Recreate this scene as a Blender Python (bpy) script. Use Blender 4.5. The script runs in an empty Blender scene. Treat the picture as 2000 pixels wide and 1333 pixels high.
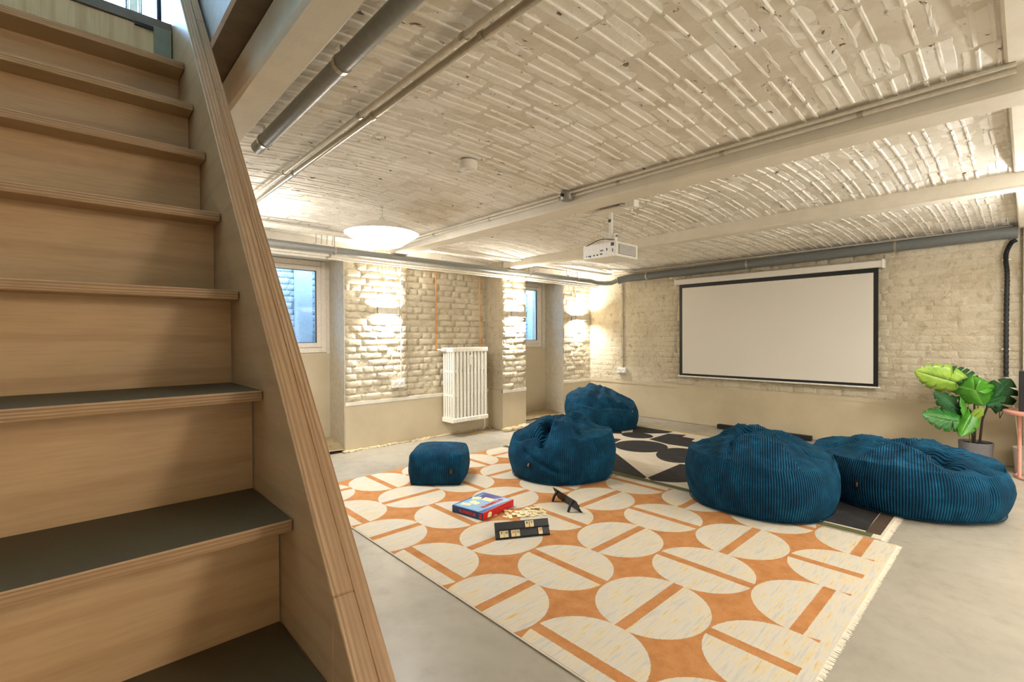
import bpy, bmesh, math, random
from mathutils import Vector, Matrix, noise
PI = math.pi
R = math.radians
SC = bpy.context.scene
COL = SC.collection
random.seed(7)

# ------------------------------------------------------------------ camera
cam_d = bpy.data.cameras.new('camera')
cam = bpy.data.objects.new('camera', cam_d)
COL.objects.link(cam)
cam_d.sensor_width = 36.0
cam_d.lens = 936.7 / 2000 * 36
cam_d.clip_start = 0.02
_y, _p, _r = R(47.0566), R(-0.5165), R(-0.2678)
_F = Vector((math.cos(_y) * math.cos(_p), math.sin(_y) * math.cos(_p), math.sin(_p)))
_x = Vector((math.sin(_y), -math.cos(_y), 0))
_u = _x.cross(_F)
_x2 = _x * math.cos(_r) + _u * math.sin(_r)
_u2 = _x2.cross(_F)
cam.matrix_world = Matrix(((_x2.x, _u2.x, -_F.x, 0), (_x2.y, _u2.y, -_F.y, 0), (_x2.z, _u2.z, -_F.z, 1.25), (0, 0, 0, 1)))
SC.camera = cam

# ------------------------------------------------------------------ world, exposure
W = bpy.data.worlds.new('World')
SC.world = W
W.use_nodes = True
W.node_tree.nodes['Background'].inputs[0].default_value = (0.36, 0.63, 1.0, 1)
W.node_tree.nodes['Background'].inputs[1].default_value = 12.0
SC.view_settings.view_transform = 'Standard'
SC.view_settings.look = 'None'
SC.view_settings.gamma = 1
SC.view_settings.use_curve_mapping = False
SC.view_settings.exposure = 0.97
PENDANT_EMIT = 26.0
WALL_LAMP_W = 9.0
WARM = (1.0, 0.995, 0.99)
UPLIGHT_W = 36.0

# ------------------------------------------------------------------ helpers
def lin(c):
    return tuple(((v / 255) / 12.92 if v / 255 < 0.04045 else ((v / 255 + 0.055) / 1.055) ** 2.4) for v in c) + (1,)

class MB:
    def __init__(s):
        s.v = []; s.f = []; s.m = []; s.uv = None
    def add(s, vs, fs, mi=0):
        o = len(s.v); s.v += [tuple(v) for v in vs]
        for f in fs:
            s.f.append(tuple(i + o for i in f)); s.m.append(mi)
        return s
    def box(s, a, b, mi=0, M=None):
        (x0, y0, z0), (x1, y1, z1) = a, b
        vs = [(x0, y0, z0), (x1, y0, z0), (x1, y1, z0), (x0, y1, z0), (x0, y0, z1), (x1, y0, z1), (x1, y1, z1), (x0, y1, z1)]
        if M is not None: vs = [M @ Vector(v) for v in vs]
        return s.add(vs, [(0, 3, 2, 1), (4, 5, 6, 7), (0, 1, 5, 4), (1, 2, 6, 5), (2, 3, 7, 6), (3, 0, 4, 7)], mi)
    def tube(s, pts, r, n=12, mi=0, cap=True, rs=None):
        pts = [Vector(p) for p in pts]
        rings = []
        prev = None
        for i, p in enumerate(pts):
            if i == 0: d = pts[1] - p
            elif i == len(pts) - 1: d = p - pts[i - 1]
            else: d = (pts[i + 1] - p).normalized() + (p - pts[i - 1]).normalized()
            d.normalize()
            if prev is None:
                a = Vector((0, 0, 1)) if abs(d.z) < .9 else Vector((1, 0, 0))
                e1 = d.cross(a).normalized()
            else:
                e1 = (prev - d * prev.dot(d)).normalized()
            prev = e1
            e2 = d.cross(e1)
            rr = rs[i] if rs else r
            k = 1.0
            if 0 < i < len(pts) - 1:
                c = max(0.5, d.dot((pts[i + 1] - p).normalized())); k = 1 / c
            rings.append([p + (e1 * math.cos(2 * PI * j / n) + e2 * math.sin(2 * PI * j / n)) * rr * (k if False else 1) for j in range(n)])
        vs = [v for rg in rings for v in rg]
        fs = []
        for i in range(len(rings) - 1):
            for j in range(n):
                a = i * n + j; b = i * n + (j + 1) % n
                fs.append((a, b, b + n, a + n))
        if cap:
            fs.append(tuple(range(n - 1, -1, -1))); fs.append(tuple((len(rings) - 1) * n + j for j in range(n)))
        return s.add(vs, fs, mi)
    def lathe(s, prof, c=(0, 0, 0), n=32, mi=0, ax='z'):
        vs = []; fs = []
        for (r, z) in prof:
            for j in range(n):
                a = 2 * PI * j / n
                if ax == 'z': v = (c[0] + r * math.cos(a), c[1] + r * math.sin(a), c[2] + z)
                elif ax == 'y': v = (c[0] + r * math.cos(a), c[1] + z, c[2] + r * math.sin(a))
                else: v = (c[0] + z, c[1] + r * math.cos(a), c[2] + r * math.sin(a))
                vs.append(v)
        for i in range(len(prof) - 1):
            for j in range(n):
                a = i * n + j; b = i * n + (j + 1) % n
                fs.append((a, b, b + n, a + n))
        return s.add(vs, fs, mi)
    def prism(s, poly, h0, h1, ax='z', mi=0, M=None):
        n = len(poly)
        def mk(p, h):
            if ax == 'z': return Vector((p[0], p[1], h))
            if ax == 'x': return Vector((h, p[0], p[1]))
            return Vector((p[0], h, p[1]))
        vs = [mk(p, h0) for p in poly] + [mk(p, h1) for p in poly]
        if M is not None: vs = [M @ v for v in vs]
        fs = [tuple(range(n - 1, -1, -1)), tuple(range(n, 2 * n))] + [(i, (i + 1) % n, (i + 1) % n + n, i + n) for i in range(n)]
        return s.add(vs, fs, mi)
    def mesh(s, name, mats, smooth=False):
        me = bpy.data.meshes.new(name)
        me.from_pydata(s.v, [], s.f)
        for m in (mats if isinstance(mats, (list, tuple)) else [mats]): me.materials.append(m)
        me.polygons.foreach_set('material_index', s.m)
        if smooth: me.polygons.foreach_set('use_smooth', [True] * len(me.polygons))
        if s.uv:
            l = me.uv_layers.new(name='UVMap')
            l.data.foreach_set('uv', [c for p in s.uv for c in p])
        bm = bmesh.new(); bm.from_mesh(me); bmesh.ops.recalc_face_normals(bm, faces=bm.faces); bm.to_mesh(me); bm.free()
        me.update()
        return me
    def build(s, name, mats, parent=None, smooth=False, bevel=0, seg=2, angle=None):
        me = s.mesh(name, mats, smooth)
        return link(name, me, parent, bevel, seg, smooth, angle)

def link(name, me, parent=None, bevel=0, seg=2, smooth=False, angle=None):
    o = bpy.data.objects.new(name, me)
    COL.objects.link(o)
    if parent is not None: o.parent = parent
    if bevel:
        b = o.modifiers.new('bevel', 'BEVEL'); b.width = bevel; b.segments = seg; b.limit_method = 'ANGLE'; b.angle_limit = R(40)
        if smooth: b.harden_normals = True
    if smooth and not bevel:
        try:
            me.set_sharp_from_angle(angle=R(angle or 40))
        except Exception: pass
    return o

def tag(o, label=None, cat=None, group=None, kind=None):
    if label: o['label'] = label
    if cat: o['category'] = cat
    if group: o['group'] = group
    if kind: o['kind'] = kind
    return o
def thing(name, label, cat, loc=(0, 0, 0), rz=0, group=None):
    o = bpy.data.objects.new(name, None); COL.objects.link(o)
    o.location = loc; o.rotation_euler = (0, 0, rz); o.empty_display_size = .1
    return tag(o, label, cat, group)
def copy_tree(o, parent=None):
    c = o.copy(); COL.objects.link(c); c.parent = parent
    for ch in list(o.children): copy_tree(ch, c)
    return c
def struct(o): return tag(o, kind='structure')
def arc(c, a0, a1, r, e1, e2, n=6):
    c = Vector(c); e1 = Vector(e1); e2 = Vector(e2)
    return [c + e1 * r * math.cos(a0 + (a1 - a0) * i / n) + e2 * r * math.sin(a0 + (a1 - a0) * i / n) for i in range(n + 1)]
def spline(pts, n=6):
    pts = [Vector(p) for p in pts]; out = []
    P = [pts[0] * 2 - pts[1]] + pts + [pts[-1] * 2 - pts[-2]]
    for i in range(1, len(P) - 2):
        for k in range(n):
            t = k / n
            out.append(0.5 * ((2 * P[i]) + (-P[i - 1] + P[i + 1]) * t + (2 * P[i - 1] - 5 * P[i] + 4 * P[i + 1] - P[i + 2]) * t * t + (-P[i - 1] + 3 * P[i] - 3 * P[i + 1] + P[i + 2]) * t ** 3))
    out.append(pts[-1]); return out
def text_mesh(txt, size, depth=.0004, bold=0, ital=0):
    cu = bpy.data.curves.new('txt', 'FONT'); cu.body = txt; cu.size = size; cu.extrude = depth; cu.align_x = 'CENTER'; cu.align_y = 'CENTER'; cu.offset = bold; cu.shear = ital
    cu.resolution_u = 2
    o = bpy.data.objects.new('txt', cu); COL.objects.link(o)
    me = bpy.data.meshes.new_from_object(o.evaluated_get(bpy.context.evaluated_depsgraph_get()))
    bpy.data.objects.remove(o); bpy.data.curves.remove(cu)
    return me
def put_text(name, txt, size, mat, parent, M, bold=0, ital=0, sx=1, label=None):
    bpy.context.view_layer.update()
    me = text_mesh(txt, size, bold=bold, ital=ital)
    me.transform(M @ Matrix.Diagonal((sx, 1, 1, 1)))
    me.materials.clear(); me.materials.append(mat)
    o = link(name, me, parent)
    if label: o['label'] = label
    return o
def frame(o, ex, ey):
    ex = Vector(ex).normalized(); ey = Vector(ey).normalized(); ez = ex.cross(ey)
    return Matrix(((ex.x, ey.x, ez.x, o[0]), (ex.y, ey.y, ez.y, o[1]), (ex.z, ey.z, ez.z, o[2]), (0, 0, 0, 1)))

# ------------------------------------------------------------------ materials
class NT:
    def __init__(s, name):
        s.m = bpy.data.materials.new(name); s.m.use_nodes = True
        s.t = s.m.node_tree; s.b = s.t.nodes['Principled BSDF']
    def n(s, ty, **kw):
        nd = s.t.nodes.new(ty)
        for k, v in kw.items():
            if k.startswith('_'): setattr(nd, k[1:], v)
            else:
                key = int(k[1:]) if k[0] == 'i' and k[1:].isdigit() else k.replace('__', ' ')
                if hasattr(v, 'links') or isinstance(v, bpy.types.NodeSocket): s.t.links.new(v, nd.inputs[key])
                else: nd.inputs[key].default_value = v
        return nd
    def math(s, op, a, b=None, c=None):
        kw = dict(i0=a)
        if b is not None: kw['i1'] = b
        if c is not None: kw['i2'] = c
        return s.n('ShaderNodeMath', _operation=op, **kw).outputs[0]
    def vec(s, kind='Object', scale=(1, 1, 1), rot=(0, 0, 0), loc=(0, 0, 0)):
        tc = s.n('ShaderNodeTexCoord')
        mp = s.n('ShaderNodeMapping', Vector=tc.outputs[kind], Scale=scale, Rotation=rot, Location=loc)
        return mp.outputs[0]
    def noise(s, v, sc, det=3, rough=.5, dist=0):
        return s.n('ShaderNodeTexNoise', Vector=v, Scale=sc, Detail=det, Roughness=rough, Distortion=dist).outputs[0]
    def ramp(s, f, stops, interp='LINEAR'):
        r = s.n('ShaderNodeValToRGB', Fac=f); cr = r.color_ramp; cr.interpolation = interp
        while len(cr.elements) < len(stops): cr.elements.new(.5)
        for e, (p, c) in zip(cr.elements, stops):
            e.position = p; e.color = c if len(c) == 4 else lin(c)
        return r.outputs[0]
    def mix(s, f, a, b, mode='MIX'):
        nd = s.t.nodes.new('ShaderNodeMix'); nd.data_type = 'RGBA'; nd.blend_type = mode
        for k, v in ((0, f), (6, a), (7, b)):
            if isinstance(v, bpy.types.NodeSocket): s.t.links.new(v, nd.inputs[k])
            else: nd.inputs[k].default_value = v
        return nd.outputs[2]
    def bump(s, h, st=.3, d=.01, n=None):
        kw = dict(Height=h, Strength=st, Distance=d)
        if n is not None: kw['Normal'] = n
        return s.n('ShaderNodeBump', **kw).outputs[0]
    def fin(s, col=None, rough=None, nrm=None, **kw):
        for k, v in (('Base Color', col), ('Roughness', rough), ('Normal', nrm)):
            if v is None: continue
            if isinstance(v, bpy.types.NodeSocket): s.t.links.new(v, s.b.inputs[k])
            else: s.b.inputs[k].default_value = v
        for k, v in kw.items(): s.b.inputs[k.replace('_', ' ')].default_value = v
        return s.m

def plain(name, c, rough=.5, metal=0, bump=0, bs=60, **kw):
    t = NT(name)
    v = t.vec()
    n = t.noise(v, bs, 3)
    c = lin(c)
    d = tuple(x * .9 for x in c[:3]) + (1,); e = tuple(min(1, x * 1.06) for x in c[:3]) + (1,)
    col = t.ramp(n, [(.3, d), (.7, e)])
    return t.fin(col, rough, t.bump(n, bump, .003) if bump else None, Metallic=metal, **kw)

def m_paint_rough(name, base, dark, specks=True, grain=1.0):
    t = NT(name); v = t.vec('Object'); g = t.n('ShaderNodeNewGeometry').outputs['Position']
    big = t.noise(g, 1.3, 4, .6); mid = t.noise(g, 9, 5, .6); fine = t.noise(g, 55, 4, .6)
    c = t.mix(t.math('MULTIPLY', big, .55), lin(base), lin(dark))
    c = t.mix(t.ramp(mid, [(.45, (0, 0, 0, 1)), (.62, (.5, .5, .5, 1))]), c, lin(dark))
    h = t.math('ADD', t.math('MULTIPLY', mid, .7), t.math('MULTIPLY', fine, .35))
    if specks:
        sp = t.noise(t.n('ShaderNodeVectorMath', _operation='MULTIPLY', i0=g, i1=(13, 24, 24)).outputs[0], 1.0, 5, .7, .6)
        k = t.ramp(sp, [(.635, (0, 0, 0, 1)), (.665, (1, 1, 1, 1))])
        c = t.mix(k, c, lin((112, 90, 62)))
        h = t.math('SUBTRACT', h, k)
    return t.fin(c, .75, t.bump(h, .55 * grain, .012))

def m_brick(name, base, dark, stain):
    t = NT(name); g = t.n('ShaderNodeNewGeometry').outputs['Position']
    big = t.noise(g, 2.0, 4, .6); mid = t.noise(g, 14, 5, .65); fine = t.noise(g, 70, 4, .65)
    c = t.mix(t.ramp(big, [(.35, (0, 0, 0, 1)), (.7, (.8, .8, .8, 1))]), lin(base), lin(dark))
    c = t.mix(t.ramp(mid, [(.55, (0, 0, 0, 1)), (.75, (.85, .85, .85, 1))]), c, lin(stain))
    c = t.mix(t.ramp(fine, [(.58, (0, 0, 0, 1)), (.72, (.6, .6, .6, 1))]), c, lin(dark))
    h = t.math('ADD', t.math('MULTIPLY', mid, .8), t.math('MULTIPLY', fine, .4))
    return t.fin(c, .85, t.bump(h, .85, .03))

M = {}
M['ceil'] = m_paint_rough('ceiling_paint', (240, 234, 222), (226, 217, 200))
M['ceil_base'] = m_paint_rough('ceiling_paint_joint', (226, 218, 202), (202, 190, 168), True)
M['beam'] = m_paint_rough('beam_paint', (226, 218, 200), (212, 202, 182), False, .35)
M['soffit'] = m_paint_rough('soffit_board', (112, 94, 68), (84, 70, 50), False, .3)
M['brick'] = m_brick('painted_brick', (218, 207, 182), (194, 178, 148), (162, 138, 104))
M['mortar'] = m_brick('painted_mortar', (210, 198, 172), (186, 170, 140), (156, 134, 102))
M['wellbrick'] = m_brick('whitewashed_brick', (222, 226, 230), (190, 196, 205), (168, 176, 190))
M['plaster'] = m_brick('beige_plaster', (203, 184, 146), (200, 180, 141), (196, 176, 138))
t = NT('smooth_beige_plaster'); g = t.n('ShaderNodeNewGeometry').outputs['Position']
a = t.noise(g, 1.6, 5, .6); b = t.noise(g, 30, 3)
M['plaster'] = t.fin(t.ramp(a, [(.3, (188, 173, 144)), (.5, (199, 184, 154)), (.72, (207, 193, 164))]), .7, t.bump(t.math('ADD', a, t.math('MULTIPLY', b, .15)), .15, .01))
M['reveal'] = plain('white_reveal_plaster', (214, 205, 186), .8, bump=.1, bs=20)
M['white_wall'] = plain('white_wall_paint', (226, 219, 203), .8, bump=.1, bs=12)
# concrete floor
t = NT('polished_concrete'); g = t.n('ShaderNodeNewGeometry').outputs['Position']
a = t.noise(g, .9, 6, .62, .6); b = t.noise(g, 9, 5, .65); c2 = t.noise(g, 120, 2)
c = t.ramp(a, [(.25, (138, 131, 117)), (.5, (160, 153, 138)), (.75, (178, 171, 156))])
c = t.mix(t.ramp(b, [(.5, (0, 0, 0, 1)), (.75, (.35, .35, .35, 1))]), c, lin((132, 124, 108)))
M['floor'] = t.fin(c, t.ramp(b, [(.3, (.3, .3, .3, 1)), (.7, (.5, .5, .5, 1))]), t.bump(t.math('ADD', t.math('MULTIPLY', b, .3), t.math('MULTIPLY', c2, .1)), .12, .004))
M['rubble'] = m_brick('crumbled_mortar', (222, 204, 166), (194, 168, 124), (150, 118, 78))
M['rubble_floor'] = m_brick('rough_screed', (190, 172, 134), (162, 140, 104), (120, 96, 66))
# birch face
def birch(name, ax, base=(212, 172, 124), dark=(188, 146, 100), rot=(0, 0, 0)):
    t = NT(name)
    sc = {'x': (1.1, 7, 7), 'y': (7, 1.1, 7), 'z': (9, 9, .5)}[ax]
    v = t.vec('Object', scale=sc, rot=rot)
    n1 = t.noise(v, 1.0, 4, .55, 1.6)
    w = t.n('ShaderNodeTexWave', Vector=v, Scale=.55, Distortion=9.0, Detail=2.0, Detail__Scale=.7, _wave_type='BANDS', _bands_direction='Z' if ax != 'z' else 'X').outputs[1]
    sc2 = {'x': (14, 160, 160), 'y': (160, 14, 160), 'z': (160, 160, 10)}[ax]
    fine = t.noise(t.vec('Object', scale=sc2), 1.0, 2, .5)
    c = t.mix(t.ramp(w, [(.0, (.5, .5, .5, 1)), (.22, (0, 0, 0, 1))]), lin(base), lin(dark))
    c = t.mix(t.ramp(n1, [(.3, (0, 0, 0, 1)), (.8, (.4, .4, .4, 1))]), c, lin(dark))
    c = t.mix(t.ramp(fine, [(.4, (0, 0, 0, 1)), (.8, (.22, .22, .22, 1))]), c, lin((150, 100, 60)))
    return t.fin(c, .42, t.bump(fine, .05, .002))
M['birch_x'] = birch('birch_ply_riser', 'x')
M['birch_s'] = birch('birch_ply_stringer', 'y', (196, 160, 118), (176, 140, 100))
M['bamboo'] = birch('striped_board', 'z', (240, 208, 160), (206, 168, 120))
def ply(name, ax, n_lay, th, off=0.0):
    t = NT(name)
    tc = t.n('ShaderNodeTexCoord').outputs['Object']
    sp = t.n('ShaderNodeSeparateXYZ', Vector=tc)
    comp = sp.outputs[{'x': 0, 'y': 1, 'z': 2}[ax]]
    stretch = {'x': (60, 3, 3), 'z': (3, 3, 60)}[ax]
    n = t.noise(t.vec('Object', scale=stretch), 1.0, 4, .6)
    lay = t.math('ADD', t.math('MULTIPLY', t.math('ADD', comp, off), n_lay / th), t.math('MULTIPLY', n, 1.6))
    fr = t.math('FRACT', lay); wide = t.noise(t.vec('Object', scale={'x': (18, 1.5, 1.5), 'z': (1.5, 1.5, 18)}[ax]), 1.0, 3, .6)
    nn = t.noise(t.vec('Object', scale=(25, 25, 25)), 1.0, 4, .7)
    c = t.ramp(fr, [(0, (196, 160, 118)), (.40, (186, 150, 108)), (.55, (146, 108, 74)), (.9, (156, 118, 82)), (1, (192, 156, 114))])
    c = t.mix(t.ramp(wide, [(.35, (.85, .85, .85, 1)), (.65, (0, 0, 0, 1))]), c, lin((166, 128, 90)))
    c = t.mix(t.ramp(nn, [(.45, (0, 0, 0, 1)), (.8, (.5, .5, .5, 1))]), c, lin((158, 116, 76)))
    return t.fin(c, .6, t.bump(fr, .25, .002))
M['ply_z'] = ply('plywood_edge_tread', 'z', 3.5, .022)
M['ply_x'] = ply('plywood_edge_stringer', 'x', 4, .036)
M['lino'] = plain('dark_green_linoleum', (84, 70, 44), .7, bump=.05, bs=300)
M['green_grey'] = plain('grey_green_painted_metal', (148, 150, 134), .5, bump=.1, bs=30)
M['strip'] = plain('grey_edge_strip', (128, 118, 108), .5, bump=.1, bs=30)
M['dark_metal'] = plain('dark_powder_coated_metal', (46, 52, 66), .4, .3)
M['fascia'] = plain('pale_grey_fascia', (196, 192, 192), .7, bump=.1, bs=25)
M['pipe_grey'] = plain('grey_plastic_pipe', (132, 130, 122), .42)
M['pipe_dark'] = plain('dark_grey_plastic_pipe', (104, 106, 103), .4)
M['pipe_white'] = plain('painted_conduit', (216, 206, 186), .4)
M['steel'] = plain('galvanised_steel', (186, 178, 160), .28, .85)
M['zinc'] = plain('zinc_box', (150, 146, 136), .45, .5)
M['rubber'] = plain('black_rubber', (26, 26, 26), .6)
M['black'] = plain('black_plastic', (18, 18, 20), .45)
M['black_soft'] = plain('black_fabric_box', (22, 21, 22), .7)
M['copper'] = plain('copper_pipe', (222, 150, 84), .35, .75)
M['white'] = plain('white_plastic', (238, 234, 224), .4)
M['rad'] = plain('white_enamel', (240, 235, 220), .35)
M['window_frame'] = plain('white_window_frame', (226, 214, 196), .4)
M['socket_hole'] = plain('socket_recess', (60, 56, 50), .5)
M['grille'] = plain('grey_grille', (150, 148, 146), .5)
t = NT('white_screen_fabric'); M['screen'] = t.fin(lin((222, 216, 205)), .9)
M['pink'] = plain('pink_powder_coat', (226, 160, 142), .45)
M['pot'] = plain('grey_planter', (112, 111, 112), .6)
M['soil'] = plain('dark_soil', (40, 32, 24), .9, bump=.5)
M['stem'] = plain('dark_brown_stem', (56, 42, 30), .6)
M['stem_green'] = plain('green_stem', (106, 130, 50), .5)
M['bin'] = plain('cream_bin', (206, 196, 178), .6)
M['tile'] = plain('ivory_tile', (226, 208, 158), .35)
M['ink_dark'] = plain('dark_ink', (52, 40, 30), .6)
M['ink_red'] = plain('red_ink', (188, 70, 28), .6)
M['box_blue'] = plain('blue_cardboard', (24, 96, 168), .35)
M['box_deep'] = plain('deep_blue_cardboard', (14, 66, 122), .4)
M['box_red'] = plain('red_cardboard', (196, 22, 26), .35)
M['letter_red'] = plain('red_lettering', (212, 52, 44), .4)
M['letter_white'] = plain('white_print', (232, 228, 222), .4)
M['pale_blue'] = plain('pale_blue_print', (140, 180, 212), .35)
M['violet'] = plain('violet_print', (62, 60, 140), .4)
M['cream_print'] = plain('cream_print', (238, 222, 170), .4)
M['fringe'] = plain('cream_rug_fringe', (228, 216, 196), .95, bump=.6, bs=150)
M['rug_dark'] = plain('dark_rug_edge', (52, 50, 44), .9)

def glass():
    t = NT('window_glass')
    tr = t.n('ShaderNodeBsdfTransparent', Color=(.96, .98, 1, 1)); gl = t.n('ShaderNodeBsdfGlossy', Roughness=.02)
    fr = t.n('ShaderNodeFresnel', IOR=1.12)
    mx = t.n('ShaderNodeMixShader', i0=fr.outputs[0], i1=tr.outputs[0], i2=gl.outputs[0])
    t.t.links.new(mx.outputs[0], t.t.nodes['Material Output'].inputs[0])
    return t.m
M['glass'] = glass()
def emis(name, c, st):
    t = NT(name); t.b.inputs['Emission Color'].default_value = c if len(c) == 4 else tuple(c) + (1,); t.b.inputs['Emission Strength'].default_value = st
    return t.fin((.9, .88, .82, 1), .4)
M['diffuser'] = emis('glowing_lamp_glass', WARM, PENDANT_EMIT)
M['diffuser_top'] = emis('translucent_lamp_top', (1.0, .84, .64), .02)
# corduroy
t = NT('teal_corduroy')
uv = t.n('ShaderNodeUVMap').outputs[0]
sp = t.n('ShaderNodeSeparateXYZ', Vector=uv)
wv = t.math('SINE', t.math('MULTIPLY', sp.outputs[0], 2 * PI / .0155))
g = t.n('ShaderNodeNewGeometry').outputs['Position']
n1 = t.noise(g, 7, 4, .6); n2 = t.noise(g, 260, 2)
c = t.ramp(n1, [(.3, (3, 54, 80)), (.5, (6, 74, 106)), (.72, (24, 104, 140))])
c = t.mix(t.ramp(wv, [(0, (.75, .75, .75, 1)), (.45, (0, 0, 0, 1))]), c, lin((3, 24, 38)))
M['cord'] = t.fin(c, .8, t.bump(t.math('ADD', wv, t.math('MULTIPLY', n2, .5)), .75, .004), Sheen_Weight=.10, Sheen_Roughness=.4, Specular_IOR_Level=.15)
t.b.inputs['Sheen Tint'].default_value = lin((60, 150, 190))
# leaves
def leafmat(name, c1, c2, vein):
    t = NT(name); uv = t.n('ShaderNodeUVMap').outputs[0]; sp = t.n('ShaderNodeSeparateXYZ', Vector=uv)
    ax = t.math('ABSOLUTE', sp.outputs[1])
    lat = t.math('FRACT', t.math('MULTIPLY', t.math('SUBTRACT', sp.outputs[0], t.math('MULTIPLY', ax, .6)), 8))
    k = t.ramp(lat, [(0, (.7, .7, .7, 1)), (.12, (0, 0, 0, 1))])
    n = t.noise(t.vec('Object'), 12, 3)
    c = t.ramp(n, [(.3, c1), (.7, c2)])
    c = t.mix(k, c, lin(vein))
    c = t.mix(t.ramp(ax, [(.0, (1, 1, 1, 1)), (.035, (0, 0, 0, 1))]), c, lin(vein))
    return t.fin(c, .35, t.bump(lat, .1, .003), Subsurface_Weight=0)
M['leaf_light'] = leafmat('light_green_leaf', (124, 164, 46), (160, 190, 74), (92, 120, 40))
M['leaf_mid'] = leafmat('bright_green_leaf', (46, 112, 24), (78, 146, 36), (116, 176, 66))
M['leaf_deep'] = leafmat('deep_green_leaf', (26, 84, 30), (52, 118, 42), (120, 168, 84))
M['leaf_dark'] = leafmat('dark_green_leaf', (20, 66, 30), (40, 92, 44), (74, 122, 76))

# orange rug : lattice of barred circles
RX0, RX1, RY0, RY1 = 1.365, 3.585, 0.50, 4.03
def m_rug():
    t = NT('orange_circle_rug'); g = t.n('ShaderNodeNewGeometry').outputs['Position']
    jit = t.n('ShaderNodeTexNoise', Vector=g, Scale=160.0).outputs[1]
    gj = t.n('ShaderNodeVectorMath', _operation='ADD', i0=g, i1=t.n('ShaderNodeVectorMath', _operation='SCALE', i0=jit, Scale=.008).outputs[0]).outputs[0]
    sp = t.n('ShaderNodeSeparateXYZ', Vector=gj); X = sp.outputs[0]; Y = sp.outputs[1]
    px_, py_ = .508, .523
    i = t.math('ROUND', t.math('DIVIDE', t.math('SUBTRACT', X, 1.467), px_))
    j = t.math('ROUND', t.math('DIVIDE', t.math('SUBTRACT', Y, .660), py_))
    dx = t.math('SUBTRACT', X, t.math('MULTIPLY_ADD', i, px_, 1.467))
    dy = t.math('SUBTRACT', Y, t.math('MULTIPLY_ADD', j, py_, .660))
    d = t.math('SQRT', t.math('ADD', t.math('MULTIPLY', dx, dx), t.math('MULTIPLY', dy, dy)))
    inside = t.math('LESS_THAN', d, .257)
    par = t.math('PINGPONG', t.math('ADD', i, j), 1.0)      # 0 even, 1 odd
    # even parity (i+j) : bar across ; i=2,j=2 -> along X
    bx = t.math('LESS_THAN', t.math('ABSOLUTE', dy), .027)
    by = t.math('LESS_THAN', t.math('ABSOLUTE', dx), .027)
    bar = t.math('ADD', t.math('MULTIPLY', bx, t.math('SUBTRACT', 1.0, par)), t.math('MULTIPLY', by, par))
    disc = t.math('MULTIPLY', inside, t.math('SUBTRACT', 1.0, bar))
    edge = t.math('LESS_THAN', Y, .572)
    disc = t.math('MAXIMUM', disc, edge)
    v2 = t.n('ShaderNodeVectorMath', _operation='MULTIPLY', i0=g, i1=(6, 55, 1)).outputs[0]
    st = t.noise(v2, 1.0, 4, .65); st2 = t.noise(g, 7, 4, .6); gr = t.noise(g, 420, 2)
    cw = t.ramp(st, [(.34, (184, 180, 170)), (.5, (202, 195, 180)), (.60, (206, 190, 152)), (.70, (200, 168, 100))])
    cw = t.mix(t.ramp(st2, [(.5, (0, 0, 0, 1)), (.75, (.4, .4, .4, 1))]), cw, lin((206, 184, 146)))
    co = t.ramp(t.noise(g, 10, 5, .7), [(.32, (172, 114, 58)), (.52, (192, 134, 78)), (.75, (206, 150, 96))])
    co = t.mix(t.ramp(gr, [(.4, (.5, .5, .5, 1)), (.7, (0, 0, 0, 1))]), co, lin((160, 100, 48)))
    c = t.mix(disc, co, cw)
    h = t.math('ADD', t.math('MULTIPLY', disc, .5), t.math('MULTIPLY', gr, .6))
    return t.fin(c, .95, t.bump(h, .35, .006))
M['rug'] = m_rug()
def m_pile(name, c1, c2, c3, st=(30, 6, 1)):
    t = NT(name); g = t.n('ShaderNodeNewGeometry').outputs['Position']
    n = t.noise(t.n('ShaderNodeVectorMath', _operation='MULTIPLY', i0=g, i1=st).outputs[0], 1.0, 5, .65); gr = t.noise(g, 400, 2)
    c = t.ramp(n, [(.3, c1), (.5, c2), (.75, c3)])
    return t.fin(c, .95, t.bump(gr, .4, .005))
M['rug2_cream'] = m_pile('cream_rug_pile', (196, 184, 164), (208, 196, 176), (216, 206, 186))
M['rug2_black'] = m_pile('black_rug_pile', (16, 15, 18), (26, 24, 26), (58, 52, 46))
M['rug2_brown'] = m_pile('brown_rug_pile', (58, 44, 30), (70, 54, 38), (82, 64, 46))
M['rug2_olive'] = m_pile('olive_rug_border', (72, 76, 40), (88, 90, 50), (104, 100, 62))
M['rug2_yellow'] = m_pile('olive_yellow_rug_edge', (168, 150, 84), (180, 162, 94), (190, 172, 110))

# ------------------------------------------------------------------ room constants
YW = 5.056; XB = 6.51; ZC = 2.24; ZT = 2.30
NX = (1.15, 2.22)          # window niche 1
RN = (2.99, 4.25)          # slightly recessed wall with the radiator
N2 = (4.685, 5.83)         # window niche 2
NB = 5.45; RNB = YW + .045; YQ = 4.754   # front of the far pier
ZP = 0.53                  # top of smooth plaster

# ------------------------------------------------------------------ shell
o = MB().box((-1.4, -3.6, -.12), (7.0, 5.6, 0)).build('floor', M['floor']); struct(o)
FLOOR = o

# ---- wall_left (windows): backing, plaster, bricks
wl = MB()
zt = 2.42
def wseg(x0, x1, y):   # upper backing slightly behind brick faces
    wl.box((x0, y + .001, ZP), (x1, 5.75, zt))
wseg(-1.4, NX[0], YW); wseg(NX[1], RN[0], YW); wseg(RN[1], N2[0], YQ); wseg(N2[1], 6.9, YW)
wl.box((RN[0], RNB + .001, ZP), (RN[1], 5.75, zt))
# above / below windows (behind niches) up to outside
wl.box((NX[0], YW + .02, 2.125), (NX[1], 5.75, zt)); wl.box((N2[0], YW + .02, 2.125), (N2[1], 5.75, zt))
WL = wl.build('wall_left', M['mortar']); struct(WL)
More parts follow.
